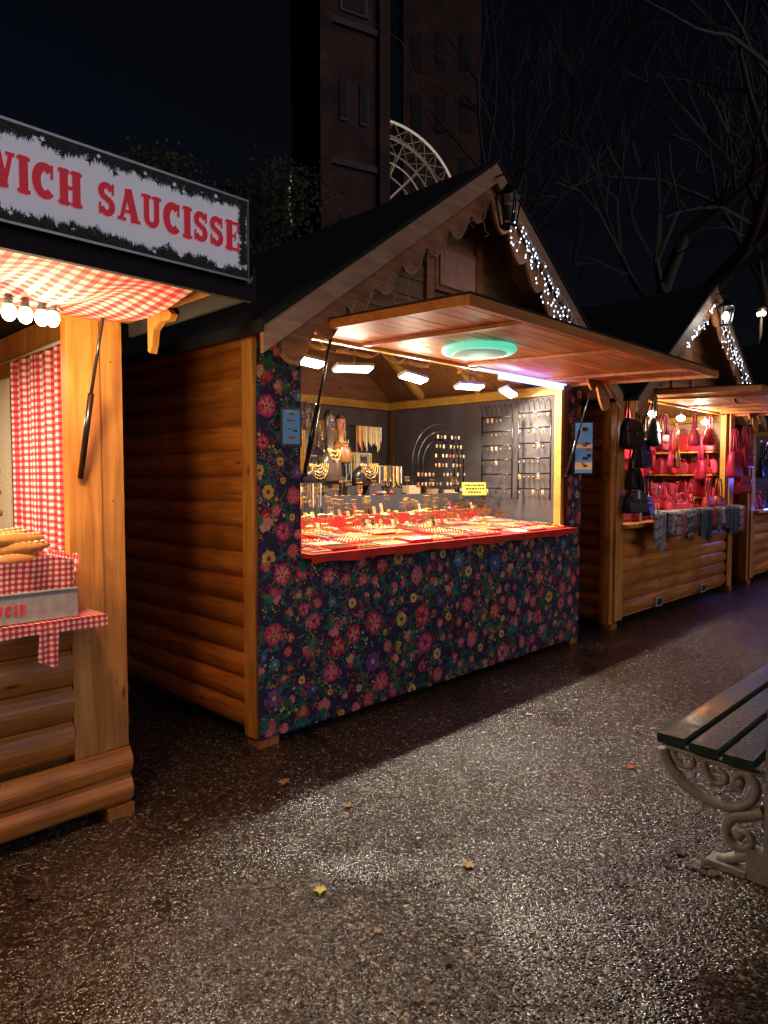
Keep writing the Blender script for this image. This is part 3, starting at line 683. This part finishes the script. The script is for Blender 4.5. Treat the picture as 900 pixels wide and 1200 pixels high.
def write(b,txt,x_right,z0,h,y,mat,wscale=.72,c=(1,1,1)):
    x=x_right
    for ch in reversed(txt):
        w_,st_=GL[ch]; x-=w_*h*wscale+.0065
        for pts,wd in st_:
            ribbon(b,[(x+px*h*wscale,z0+py*h) for px,py in pts],wd*h*.82,mat,lambda a,c_,q:(a,y-.0008-q,c_),c)
write(b,'SAUCIE',-.46,.985,.036,-.172,'signred',.85)
b.obj('steel_tray',loc=C)
b=B()
b.grid(lambda u,v:(-1.3+u*1.02,-.13-.03*v+.008*math.sin(u*50)+.006*math.sin(u*23+v*4),1.0+v*.19+.012*math.sin(u*30)),70,5,'ging_xz')
b.grid(lambda u,v:(-.28+.02*v,-.13-.03*v+u*.34,1.0+v*.19+.008*math.sin(u*14)),12,5,'ging_yz')
b.obj('gingham_basket',loc=C)
b=B()
for lv in range(3):
    for row in range(6-lv):
        for colx in range(3):
            M=Matrix.Rotation(R.uniform(-.2,.2)+.42,4,'Z')@Matrix.Rotation(R.uniform(-.10,.12),4,'Y')
            o=Vector((-.50-.33*colx+R.uniform(-.03,.03),-.10+.055*row+.02*lv,1.175+.040*lv+R.uniform(0,.012))); cc=jit((.60,.31,.09),.25)
            b.ell(o,R.uniform(.16,.21),.027,.025,'rough',cc,10,12,M)
            for q in range(-5,6): b.ell(o+M.to_3x3()@Vector((q*.028,-.006,.019)),.010,.013,.006,'rough',jit((.85,.62,.32),.2),6,3,Matrix.Rotation(.8,4,'Z')@M)
b.obj('bread_sticks',loc=C)
b=B(); prev=None
for i,(s,w_,z) in enumerate([(-.30,.16,2.10),(-.42,.38,2.06),(-.47,.42,2.05),(-.53,.44,2.045),(-.59,.47,2.04),(-.65,.5,2.05),(-.72,.5,2.05),(-.8,.5,2.05),(-.95,.5,2.06)]):
    p=Vector((s,-w_,z+.05))
    if prev: b.tube([prev,p],.004,'rough',(.6,.58,.55),5)
    prev=p
    if i>0:
        b.lathe(p-Vector((0,0,.02)),[(.014,0),(.014,.03),(.008,.035)],'rough',(.05,.05,.05)); b.ell(p-Vector((0,0,.045)),.024,.024,.03,'bulb',n=12,rings=8)
b.obj('bulb_string',loc=C)
light('bulb_light','POINT',(-.48,-.46,1.90),26,(1,.68,.36),S0,.06); light('bulb_light','POINT',(-.85,-.5,1.90),16,(1,.72,.40),S0,.06)
light('inner_light','AREA',(-1.0,.7,2.1),42,(1,.85,.62),S0,.5)
b=B(); y=-aw-.05; z0,z1=2.172,2.425; s0,s1=-1.34,.0
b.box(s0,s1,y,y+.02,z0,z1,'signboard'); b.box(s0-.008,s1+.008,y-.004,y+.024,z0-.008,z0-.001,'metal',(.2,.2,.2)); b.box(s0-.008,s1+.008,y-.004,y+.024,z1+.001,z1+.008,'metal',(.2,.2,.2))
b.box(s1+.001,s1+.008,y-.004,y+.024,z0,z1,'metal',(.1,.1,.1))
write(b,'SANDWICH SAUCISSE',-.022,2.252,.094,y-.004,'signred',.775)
GR=[(.012,.03,.022),(.02,.045,.035),(.008,.018,.014),(.05,.075,.065)]
def sprig(s,zz,a,l):
    for q in range(16):
        t=q/15; px,pz=s+l*t*math.cos(a),zz+l*t*math.sin(a)
        for sg in(-1,1):
            aa=a+sg*R.uniform(.4,1.1); nl=.030*(1-.5*t)*R.uniform(.6,1.3); ex,ez=px+nl*math.cos(aa),pz+nl*math.sin(aa)
            ex=min(max(ex,s0),s1);ez=min(max(ez,z0),z1); px_=min(max(px,s0),s1); pz_=min(max(pz,z0),z1)
            nx,nz=-math.sin(aa)*.0019,math.cos(aa)*.0019; h=y-.0012-R.random()*.0018
            b.poly([(px_-nx,h,pz_-nz),(px_+nx,h,pz_+nz),(ex,h,ez)],'rough',R.choice(GR))
s=s0
while s<s1:
    for e_ in(0,1):
        zb=z1 if e_ else z0
        for q in range(3):
            sprig(s+R.uniform(-.02,.02),zb,(-1 if e_ else 1)*(R.uniform(.1,1.2) if R.random()<.5 else pi-R.uniform(.1,1.2)),R.uniform(.018,.055 if math.sin(s*21)>0 else .032))
    s+=.022
for q in range(34): sprig(s1-R.uniform(0,.008),R.uniform(z0,z1),pi+R.uniform(-1,1),R.uniform(.010,.02))
b.box(s0,s1,y-.0011,y-.0005,z0,z0+.014,'rough',GR[0]); b.box(s0,s1,y-.0011,y-.0005,z1-.014,z1,'rough',GR[0])
for t in range(30):
    s=R.uniform(s0,s1-.02); zz=R.choice([z0+.024,z1-.024])+R.uniform(-.012,.012); r=R.uniform(.006,.011); pts=[]
    for i in range(10):
        rr=r if i%2 else r*.42; pts.append((s+rr*math.sin(pi*i/5),y-.0045,zz+rr*math.cos(pi*i/5)))
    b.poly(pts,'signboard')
b.obj('food_sign',loc=C)

# ================================================================== STALL 3 + 4
def bag(b,x,y,z,w,h,d,c,rz=0,strap=.5):
    M=Matrix.Translation((x,y,z))@Matrix.Rotation(rz,4,'Z')
    prof=[(-.42,0),(.42,0),(.5,.12),(.47,.75),(.36,.97),(.2,1),(-.2,1),(-.36,.97),(-.47,.75),(-.5,.12)]
    layers=[(-.5,.82),(-.38,.97),(0,1.03),(.38,.97),(.5,.82)]; k=len(b.v); n=len(prof)
    for dy,s in layers:
        for px,pz in prof: b.v.append(tuple(M@Vector((px*w*s,dy*d*(1-.45*pz),h*(.5+(pz-.5)*s)))))
    for i in range(4):
        for j in range(n): b.face([k+i*n+j,k+i*n+(j+1)%n,k+(i+1)*n+(j+1)%n,k+(i+1)*n+j],'leather',c,True)
    b.face([k+j for j in range(n)][::-1],'leather',c); b.face([k+4*n+j for j in range(n)],'leather',c)
    for sy in(-.12,.12):
        pts=[M@Vector((w*.3*-math.cos(pi*i/10),sy*d,h*.95+strap*h*math.sin(pi*i/10))) for i in range(11)]; b.tube(pts,.006+.01*w,'leather',tuple(q*.8 for q in c),5)
    b.box(-w*.46,w*.46,-d*.5-.002,-d*.46,h*.55,h*.6,'leather',tuple(q*.6 for q in c),M); b.ell(M@Vector((0,-d*.46,h*.5)),.012,.006,.012,'metal',(.7,.55,.3),6,4)
S3=build_stall('market_stall',D,'logs',lit=True,x0o=.25,x1o=3.2)
walls_cloth(S3,(.5,.36,.24))
S4=build_stall('market_stall',E4,'logs',lit=False,x0o=.25,x1o=3.2); walls_cloth(S4,(.2,.2,.3))
RD=[(.6,.02,.05),(.5,.015,.04),(.7,.05,.1),(.45,.02,.03),(.55,.2,.05),(.65,.04,.12),(.3,.01,.03)]
b=B()
for z in(1.25,1.55,1.85): b.box(W-.4,W-.09,.1,2.2,z-.02,z,'pine'); b.box(.1,W-.1,DP-.4,DP-.06,z-.02,z,'pine')
b.obj('shelf',S3)
b=B()
for z in(1.25,1.55,1.85):
    for i in range(13):
        bag(b,W-.24-R.uniform(0,.08),.2+.165*i,z+.002,R.uniform(.15,.28),R.uniform(.14,.25),.1,jit(R.choice(RD),.35),pi/2+R.uniform(-.6,.6),R.uniform(.2,.6))
    for i in range(16): bag(b,.3+.19*i,DP-.23,z+.002,R.uniform(.15,.27),R.uniform(.14,.25),.1,jit(R.choice(RD+[(.5,.2,.08)]),.35),R.uniform(-.5,.5),R.uniform(.2,.6))
for i in range(34): bag(b,.7+.072*i,R.uniform(.05,.6),1.04,R.uniform(.16,.3),R.uniform(.10,.28),.12,jit(R.choice(RD),.35),R.uniform(-.8,.8),R.uniform(.2,.8))
for i in range(18): bag(b,1.0+.12*i,R.uniform(.10,.8),1.68+R.uniform(-.25,.18),R.uniform(.14,.24),R.uniform(.16,.28),.08,jit(R.choice(RD),.35),R.uniform(-.8,.8),1.3)
b.obj('red_handbags',loc=D)
b=B(); BK=[(.012,.013,.016),(.02,.03,.045),(.01,.01,.01),(.015,.05,.07)]
for (x,y,z,w,h) in((.16,-.14,1.78,.34,.3),(.5,-.1,1.60,.26,.3),(.62,-.16,1.82,.24,.28),(.22,-.16,1.15,.3,.22),(.48,-.16,1.12,.26,.2),(.3,-.1,1.38,.2,.22)):
    bag(b,x,y,z,w,h,.12,jit(R.choice(BK),.2),R.uniform(-.3,.3),1.1)
for x,z in((.1,1.3),(.14,1.08),(.5,1.33),(.55,1.1)): b.box(x,x+.05,-.24,-.237,z,z+.08,'rough',(.7,.68,.62))
b.obj('black_handbags',loc=D)
b=B()
for (x,y,z,w,h,c) in((3.35,-.2,1.62,.3,.3,(.45,.01,.05)),(3.1,-.15,1.5,.26,.34,(.5,.02,.08)),(3.3,-.2,1.3,.26,.24,(.4,.01,.05)),(2.7,-.1,1.04,.34,.24,(.6,.08,.03)),(2.35,-.1,1.04,.3,.24,(.6,.05,.04)),(2.5,-.05,1.9,.26,.2,(.5,.02,.05)),(2.0,-.05,1.88,.24,.2,(.6,.05,.1))):
    bag(b,x,y,z,w,h,.13,c,R.uniform(-.3,.3),.9)
b.obj('hanging_handbags',loc=D)
b=B()
b.tube([(.45,-.2,1.12),(3.3,-.2,1.12)],.012,'metal',(.4,.4,.4))
x=.5; SC=[(.16,.17,.19),(.3,.3,.32),(.06,.10,.18),(.45,.45,.45),(.45,.06,.08),(.08,.12,.16),(.45,.38,.3),(.05,.05,.06)]
while x<3.25:
    w_=R.uniform(.08,.2); l=R.uniform(.14,.40); c=R.choice(SC); ph=R.uniform(0,6); c2=R.choice(SC+[c,c,c])
    def fn(u,v,x=x,w_=w_,l=l,ph=ph):
        t=v*1.25
        if t<.25: return (x+u*w_,-.06-.16*(t/.25)+.008*math.sin(u*12+ph),1.14+.01*math.sin(u*9+ph))
        q=(t-.25); return (x+u*w_*(1-.15*q)+.01*math.sin(q*3+ph),-.22-.02*math.sin(u*14+ph)-.01*q-.01*math.sin(ph*3),1.135-l*q+.01*math.sin(u*6+ph))
    b.grid(fn,12,14,'cloth',lambda u,v,c=c,c2=c2:c2 if (int(v*14)%4==0 or int(u*12)%5==1) else c)
    for i in range(8): b.tube([(x+w_*i/8,-.235,1.135-l),(x+w_*i/8+R.uniform(-.005,.005),-.237,1.10-l)],.002,'cloth',c,3)
    x+=w_*.86
b.obj('scarves',loc=D)
for x in(.5,1.3,2.1,2.9):
    b=B(); b.ell((x,.15,2.22),.05,.05,.035,'led',n=10,rings=6); b.tube([(x,.15,2.24),(x,.15,2.3)],.01,'gloss',(.3,.3,.3)); b.obj('stall_lamp',loc=D)
for x in(.9,2.5): light('stall_light','POINT',(x,.1,2.13),38,(1,.84,.62),S3,.05)
light('stall_light','POINT',(.9,.2,2.1),16,(1,.85,.65),S4,.05); light('blue_light','POINT',(.4,-.5,1.5),16,(.12,.16,1),S4,.05)
b=B(); b.box(.3,3.0,-.15,-.14,1.04,1.06,'blue_led'); b.obj('led_strip',loc=E4)
icicles(D,1.86,2.8,14,S3,(.15,.4)); icicles(D,.9,1.6,8,S3,(.03,.1)); icicles(E4,.3,1.6,14,S4,(.1,.3))
b=B()
for i in range(9): bag(b,.4+.3*i,.1,1.04,.24,.2,.1,jit(R.choice(RD+BK),.2),R.uniform(-.4,.4),.4)
for i in range(3): bag(b,.3+.3*i,-.1,1.5,.2,.3,.1,jit(R.choice(BK),.2),0,.8)
b.obj('handbags',loc=E4)

# ================================================================== BENCH
BO=Vector((1.107,2.735,0))+Nn*.43
PB=empty('park_bench',BO)
g=(.012,.040,.030)
b=B()
def slat(x0,x1,y0,y1,z0,z1):
    h=.006
    prof=[(y0,z0+h),(y0+h,z0),(y1-h,z0),(y1,z0+h),(y1,z1-h),(y1-h,z1),(y0+h,z1),(y0,z1-h)]
    b.prism(prof,x0,x1,'paint',jit(g,.15),ax='x')
for sg in(1,-1):
    for i in range(3):
        ya=.06+i*.125; yb=ya+.113
        z=.435+.008*i
        slat(0,2.0,min(sg*ya,sg*yb),max(sg*ya,sg*yb),z-.022,z+.016)
b.obj('seat',PB)
b=B()
for z in(.58,.70,.84): slat(0,2.0,-.018,.018,z,z+.1)
b.obj('backrest',PB)
ir=(.30,.28,.26)
def leg(x):
    b=B()
    def bar(pts,r=.016,r2=None):
        P=[Vector((x,p[0],p[1])) for p in pts]; Q=[]
        for i in range(len(P)-1):
            p0,p1,p2,p3=P[max(0,i-1)],P[i],P[i+1],P[min(len(P)-1,i+2)]
            for t in(0,.25,.5,.75): Q.append(.5*((2*p1)+(p2-p0)*t+(2*p0-5*p1+4*p2-p3)*t*t+(3*p1-p0-3*p2+p3)*t**3))
        Q.append(P[-1]); b.tube(Q,r,'iron',ir,8,r2)
    b.box(x-.02,x+.02,-.025,.025,.10,.94,'iron',ir); b.lathe((x,0,.94),[(.03,0),(.034,.02),(.02,.045),(.005,.05)],'iron',ir,10)
    for sg in(1,-1):
        def S(l): return [(sg*a,c_) for a,c_ in l]
        bar(S([(.025,.402),(.15,.398),(.28,.402),(.40,.412)]),.013)
        bar(S([(.41,.40),(.395,.355),(.35,.30),(.28,.255),(.20,.235),(.12,.25),(.07,.295),(.06,.35),(.09,.385),(.13,.37),(.135,.335),(.105,.32)]),.024,.013)
        bar(S([(.37,.395),(.355,.365),(.32,.345),(.29,.36),(.295,.385)]),.012)
        bar(S([(.25,.395),(.235,.345),(.205,.315),(.17,.33),(.17,.36),(.2,.37)]),.014,.010)
        bar(S([(.03,.26),(.07,.235),(.12,.215),(.155,.18),(.16,.13),(.13,.095),(.09,.10),(.07,.13),(.085,.16),(.115,.15)]),.025,.013)
        bar(S([(.0,.11),(.06,.085),(.11,.06),(.16,.03),(.19,.025)]),.024,.02)
        b.box(x-.04,x+.04,min(sg*.08,sg*.22),max(sg*.08,sg*.22),.001,.024,'iron',ir)
        b.ell((x,sg*.115,.14),.028,.02,.02,'iron',ir); b.ell((x,sg*.115,.345),.026,.018,.018,'iron',ir)
    b.box(x-.035,x+.035,-.079,.079,.001,.11,'iron',ir)
    b.obj('leg',PB)
leg(.03); leg(1.85)

# ================================================================== GROUND + leaves
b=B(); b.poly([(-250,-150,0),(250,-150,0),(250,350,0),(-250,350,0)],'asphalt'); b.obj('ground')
b=B()
def fleaf(x,y,s,c):
    a0=R.uniform(0,6.28); pts=[]; n=20
    for i in range(n):
        t=2*pi*i/n; r=s*(.55+.35*abs(math.cos(2.5*t))+.12*math.cos(9*t)); pts.append((x+r*math.cos(t+a0),y+r*math.sin(t+a0),.005+.016*s/.05*abs(math.sin(t*1.5))*R.uniform(.5,1)))
    k=len(b.v); b.v+=pts+[(x,y,.006)]
    for i in range(n): b.face([k+i,k+(i+1)%n,k+n],'rough',c,True)
    b.tube([(x,y,.007),(x+s*1.5*math.cos(a0),y+s*1.5*math.sin(a0),.012)],.0016,'rough',c,4)
def gp(px,py):
    u=(px-450)/800; v=(600-py)/800; Z=v*.9988-.05; t=1.5/-Z; return u*t,(.9988+v*.05)*t
for px,py,s,c in((375,1045,.035,(.75,.7,.15)),(333,918,.045,(.5,.3,.12)),(408,945,.035,(.3,.17,.07)),(548,1015,.04,(.55,.38,.2)),(738,900,.04,(.5,.12,.04)),(443,1092,.02,(.4,.3,.2)),(218,962,.02,(.4,.25,.1)),(40,1052,.035,(.1,.05,.03)),(700,1045,.02,(.35,.3,.25)),(640,985,.02,(.35,.3,.25)),(490,1172,.025,(.2,.12,.07)),(620,838,.03,(.3,.2,.1)),(525,1128,.03,(.06,.04,.03)),(640,1120,.015,(.4,.35,.3))):
    fleaf(*gp(px,py),s*.8,c)
for i in range(9): fleaf(*gp(R.gauss(818,22),R.gauss(1012,9)),R.uniform(.015,.035),jit((.07,.04,.025),.4))
for i in range(110):
    x,y=R.uniform(-2,4.5),R.uniform(1.3,8)
    if (Vector((x,y,0))-A).dot(Nn)>.15: fleaf(x,y,R.uniform(.004,.014),jit((.18,.11,.06),.5))
b.obj('fallen_leaves')

# ================================================================== BACKGROUND
def tree(name,x,y,h,seed,r0=.3,leafy=False,spread=.5,split=.28,col=(.075,.055,.042)):
    rr=random.Random(seed); b=B()
    def grow(p,d,l,r,dep):
        pts=[p]; n=4 if dep<3 else 3; q=p; dd=d
        for i in range(n):
            dd=(dd+Vector((rr.gauss(0,.09),rr.gauss(0,.09),rr.gauss(.03,.06)))).normalized(); q=q+dd*l/n; pts.append(q)
        re=r*.66; b.tube(pts,r,'rough',tuple(u*(.8+.4*rr.random()) for u in col),8 if dep<2 else (5 if dep<4 else 3),re,cap=False)
        if leafy and dep>=3:
            for k in range(14):
                o=pts[-1]+Vector((rr.gauss(0,.5),rr.gauss(0,.5),rr.gauss(0,.4))); a=Vector((rr.gauss(0,1),rr.gauss(0,1),rr.gauss(0,1))).normalized()*.12; c_=a.orthogonal()*.7
                f_=.5+rr.random(); b.poly([o-a,o+c_,o+a,o-c_],'rough',(.035*f_,.045*f_,.02*f_))
        if dep>=6: return
        k=2 if dep<1 else rr.choice([2,3,3])
        for i in range(k):
            ax=dd.orthogonal().normalized(); ax.rotate(Matrix.Rotation(rr.uniform(0,6.28),3,dd)); nd=(dd+ax*rr.uniform(.35,.35+spread)).normalized()
            nd=(nd+Vector((0,0,.12))).normalized()
            grow(pts[-1],nd,l*rr.uniform(.66,.85),re*(.95 if i==0 else .75),dep+1)
        if dep in(1,2,3):
            ax=dd.orthogonal().normalized(); ax.rotate(Matrix.Rotation(rr.uniform(0,6.28),3,dd)); grow(pts[2],(dd*.6+ax).normalized(),l*.5,r*.4,dep+2)
    grow(Vector((x,y,-.1)),Vector((rr.uniform(-.05,.05),0,1)).normalized(),h*split,r0,0)
    return b.obj(name)
tree('bare_tree',6.7,17,15,3,.42,split=.27,col=(.10,.075,.055)); tree('bare_tree',11,20,17,8,.40); tree('bare_tree',3.4,24,17,12,.3,col=(.05,.04,.03)); tree('bare_tree',16,27,18,21,.35)
tree('bare_tree',-13,30,15,33,.3,col=(.04,.03,.025)); tree('leafy_tree',-9.0,36,20,14,.4,leafy=True,col=(.04,.03,.025))
T0=empty('church_tower',(-2.9,46,0),.5)
b=B(); hw=2.05
b.box(-hw,hw,-hw,hw,0,44,'brick')
for sx in(-1,1):
    for sy in(-1,1):
        b.box(sx*hw-.38,sx*hw+.38,sy*hw-.38,sy*hw+.38,0,43,'brick')
for z in(13,21,29.5): b.box(-hw-.2,hw+.2,-hw-.2,hw+.2,z,z+.4,'rough',(.07,.05,.045))
def archwin(x,z0,w,h,face):
    pts=[(x-w,z0),(x+w,z0),(x+w,z0+h)]+[(x+w*math.cos(pi*i/8),z0+h+w*math.sin(pi*i/8)) for i in range(1,8)]+[(x-w,z0+h)]
    po=[(x+(a-x)*1.3,z0-.2+(c_-z0)*1.06) for a,c_ in pts]
    ax='y' if face=='y' else 'x'
    b.prism(po,-hw-.12,-hw-.002,'rough',(.10,.06,.045),ax=ax); b.prism(pts,-hw-.16,-hw-.121,'rough',(.004,.004,.005),ax=ax)
for f_ in('y','x'):
    archwin(0,30.6,.75,2.4,f_)
    for x in(-.7,.7): archwin(x,24,.22,2.2,f_); archwin(x,15,.2,3,f_)
b.obj('shaft',T0)
b=B(); b.box(-24,-5.3,50,60,0,18,'brick'); b.prism([(49,18),(61,18),(55,24.5)],-24.5,-5.2,'rough',(.03,.03,.035),ax='x')
for i in range(6):
    x=-22+i*3; b.box(x,x+1,49.9,49.99,6,13,'rough',(.01,.01,.012)); b.box(x-.8,x-.3,49.3,49.99,0,16,'brick')
b.prism([(-19,18),(-15,18),(-17,22.5)],49.2,55,'brick')
b.obj('church_nave')
b=B(); b.box(1.6,8,58,66,0,42,'brick'); b.prism([(1.3,42),(8.3,42),(4.8,50)],57.7,66.3,'rough',(.03,.03,.035)); 
for i in range(3):
    for j in range(7): b.box(2.3+i*2.0,3.1+i*2.0,57.93,57.99,5+j*5,8+j*5,'rough',(.01,.01,.012))
b.obj('apartment_building')
FW=empty('ferris_wheel',(-.75,52,21.2),.3)
b=B(); RO,RI=6.5,5.3
for R_,rad in((RO,.09),(RI,.07),(3.6,.06)):
    for yy in(-.9,.9): b.tube([(R_*math.cos(2*pi*i/64),yy,R_*math.sin(2*pi*i/64)) for i in range(65)],rad,'wheel_lamp' if (R_==RO and yy<0) else 'iron',(.5,.42,.35),6)
for i in range(32):
    a=2*pi*i/32; c_,s_2=math.cos(a),math.sin(a); a2=2*pi*(i+1)/32
    for yy in(-.9,.9):
        b.tube([(RI*c_,yy,RI*s_2),(RO*math.cos(a2),yy,RO*math.sin(a2))],.04,'iron',(.5,.4,.3),4); b.tube([(RO*c_,yy,RO*s_2),(RI*math.cos(a2),yy,RI*math.sin(a2))],.04,'iron',(.5,.4,.3),4)
    if i%2==0:
        b.tube([(.4*c_,0,.4*s_2),(RI*c_,.9,RI*s_2)],.05,'iron',(.5,.4,.3),4); b.tube([(.4*c_,0,.4*s_2),(RI*c_,-.9,RI*s_2)],.05,'iron',(.5,.4,.3),4)
    b.tube([(RO*c_,-.9,RO*s_2),(RO*c_,.9,RO*s_2)],.04,'iron',(.5,.4,.3),4)
b.obj('rim',FW)
b=B()
for sx in(-1,1):
    for yy in(-1.6,1.6): b.tube([(0,yy,0),(sx*5,yy*1.5,-21.2)],.22,'iron',(.2,.2,.2),8)
b.tube([(0,-2,0),(0,2,0)],.45,'iron',(.3,.3,.3),12); b.obj('supports',FW)
light('wheel_light','POINT',(0,-3,1),220,(1,.85,.65),FW,.4)
def slamp(x,y,h):
    b=B(); b.tube([(x,y,0),(x,y,h)],.06,'rough',(.03,.03,.03),8,.04); b.lathe((x,y,h),[(.08,0),(.16,.25),(.17,.27),(.03,.42)],'gloss',(.02,.02,.02),8); b.ell((x,y,h+.12),.14,.14,.12,'warmlamp',n=10,rings=6); b.obj('street_lamp')
    light('lamp_light','POINT',(x,y-.25,h+.0),40,(1,.75,.45),None,.15)
slamp(12.0,22,6.6)

# ================================================================== LIGHT, WORLD, CAMERA
w=bpy.data.worlds.new('World'); sc.world=w; w.use_nodes=True; nt=w.node_tree
sky=nt.nodes.new('ShaderNodeTexSky'); sky.sky_type='NISHITA'; sky.sun_disc=False; sky.sun_elevation=math.radians(6); sky.sun_rotation=math.radians(127)
mm=nt.nodes.new('ShaderNodeMix'); mm.data_type='RGBA'; mm.blend_type='MULTIPLY'; mm.inputs[0].default_value=1; mm.inputs[7].default_value=(.92,.75,1.08,1)
nt.links.new(sky.outputs[0],mm.inputs[6]); nt.links.new(mm.outputs[2],nt.nodes['Background'].inputs[0]); nt.nodes['Background'].inputs[1].default_value=.0021
sl=bpy.data.lights.new('fill_sun','SUN'); sl.energy=.50; sl.angle=math.radians(50); sl.color=(.98,.86,.98); so=bpy.data.objects.new('fill_sun',sl); sc.collection.objects.link(so)  # wide soft fill added to brighten the stall fronts, not real moonlight
so.rotation_euler=Vector((.80,-.62,.38)).to_track_quat('Z','Y').to_euler()
cam=bpy.data.cameras.new('Camera'); co=bpy.data.objects.new('Camera',cam); sc.collection.objects.link(co)
cam.sensor_fit='VERTICAL'; cam.sensor_height=36; cam.lens=24; cam.clip_end=800; cam.clip_start=.05
co.location=(0,0,1.5); co.rotation_euler=(math.radians(90-2.86),0,0); sc.camera=co
sc.view_settings.view_transform='Standard'; sc.view_settings.look='None'; sc.view_settings.exposure=0
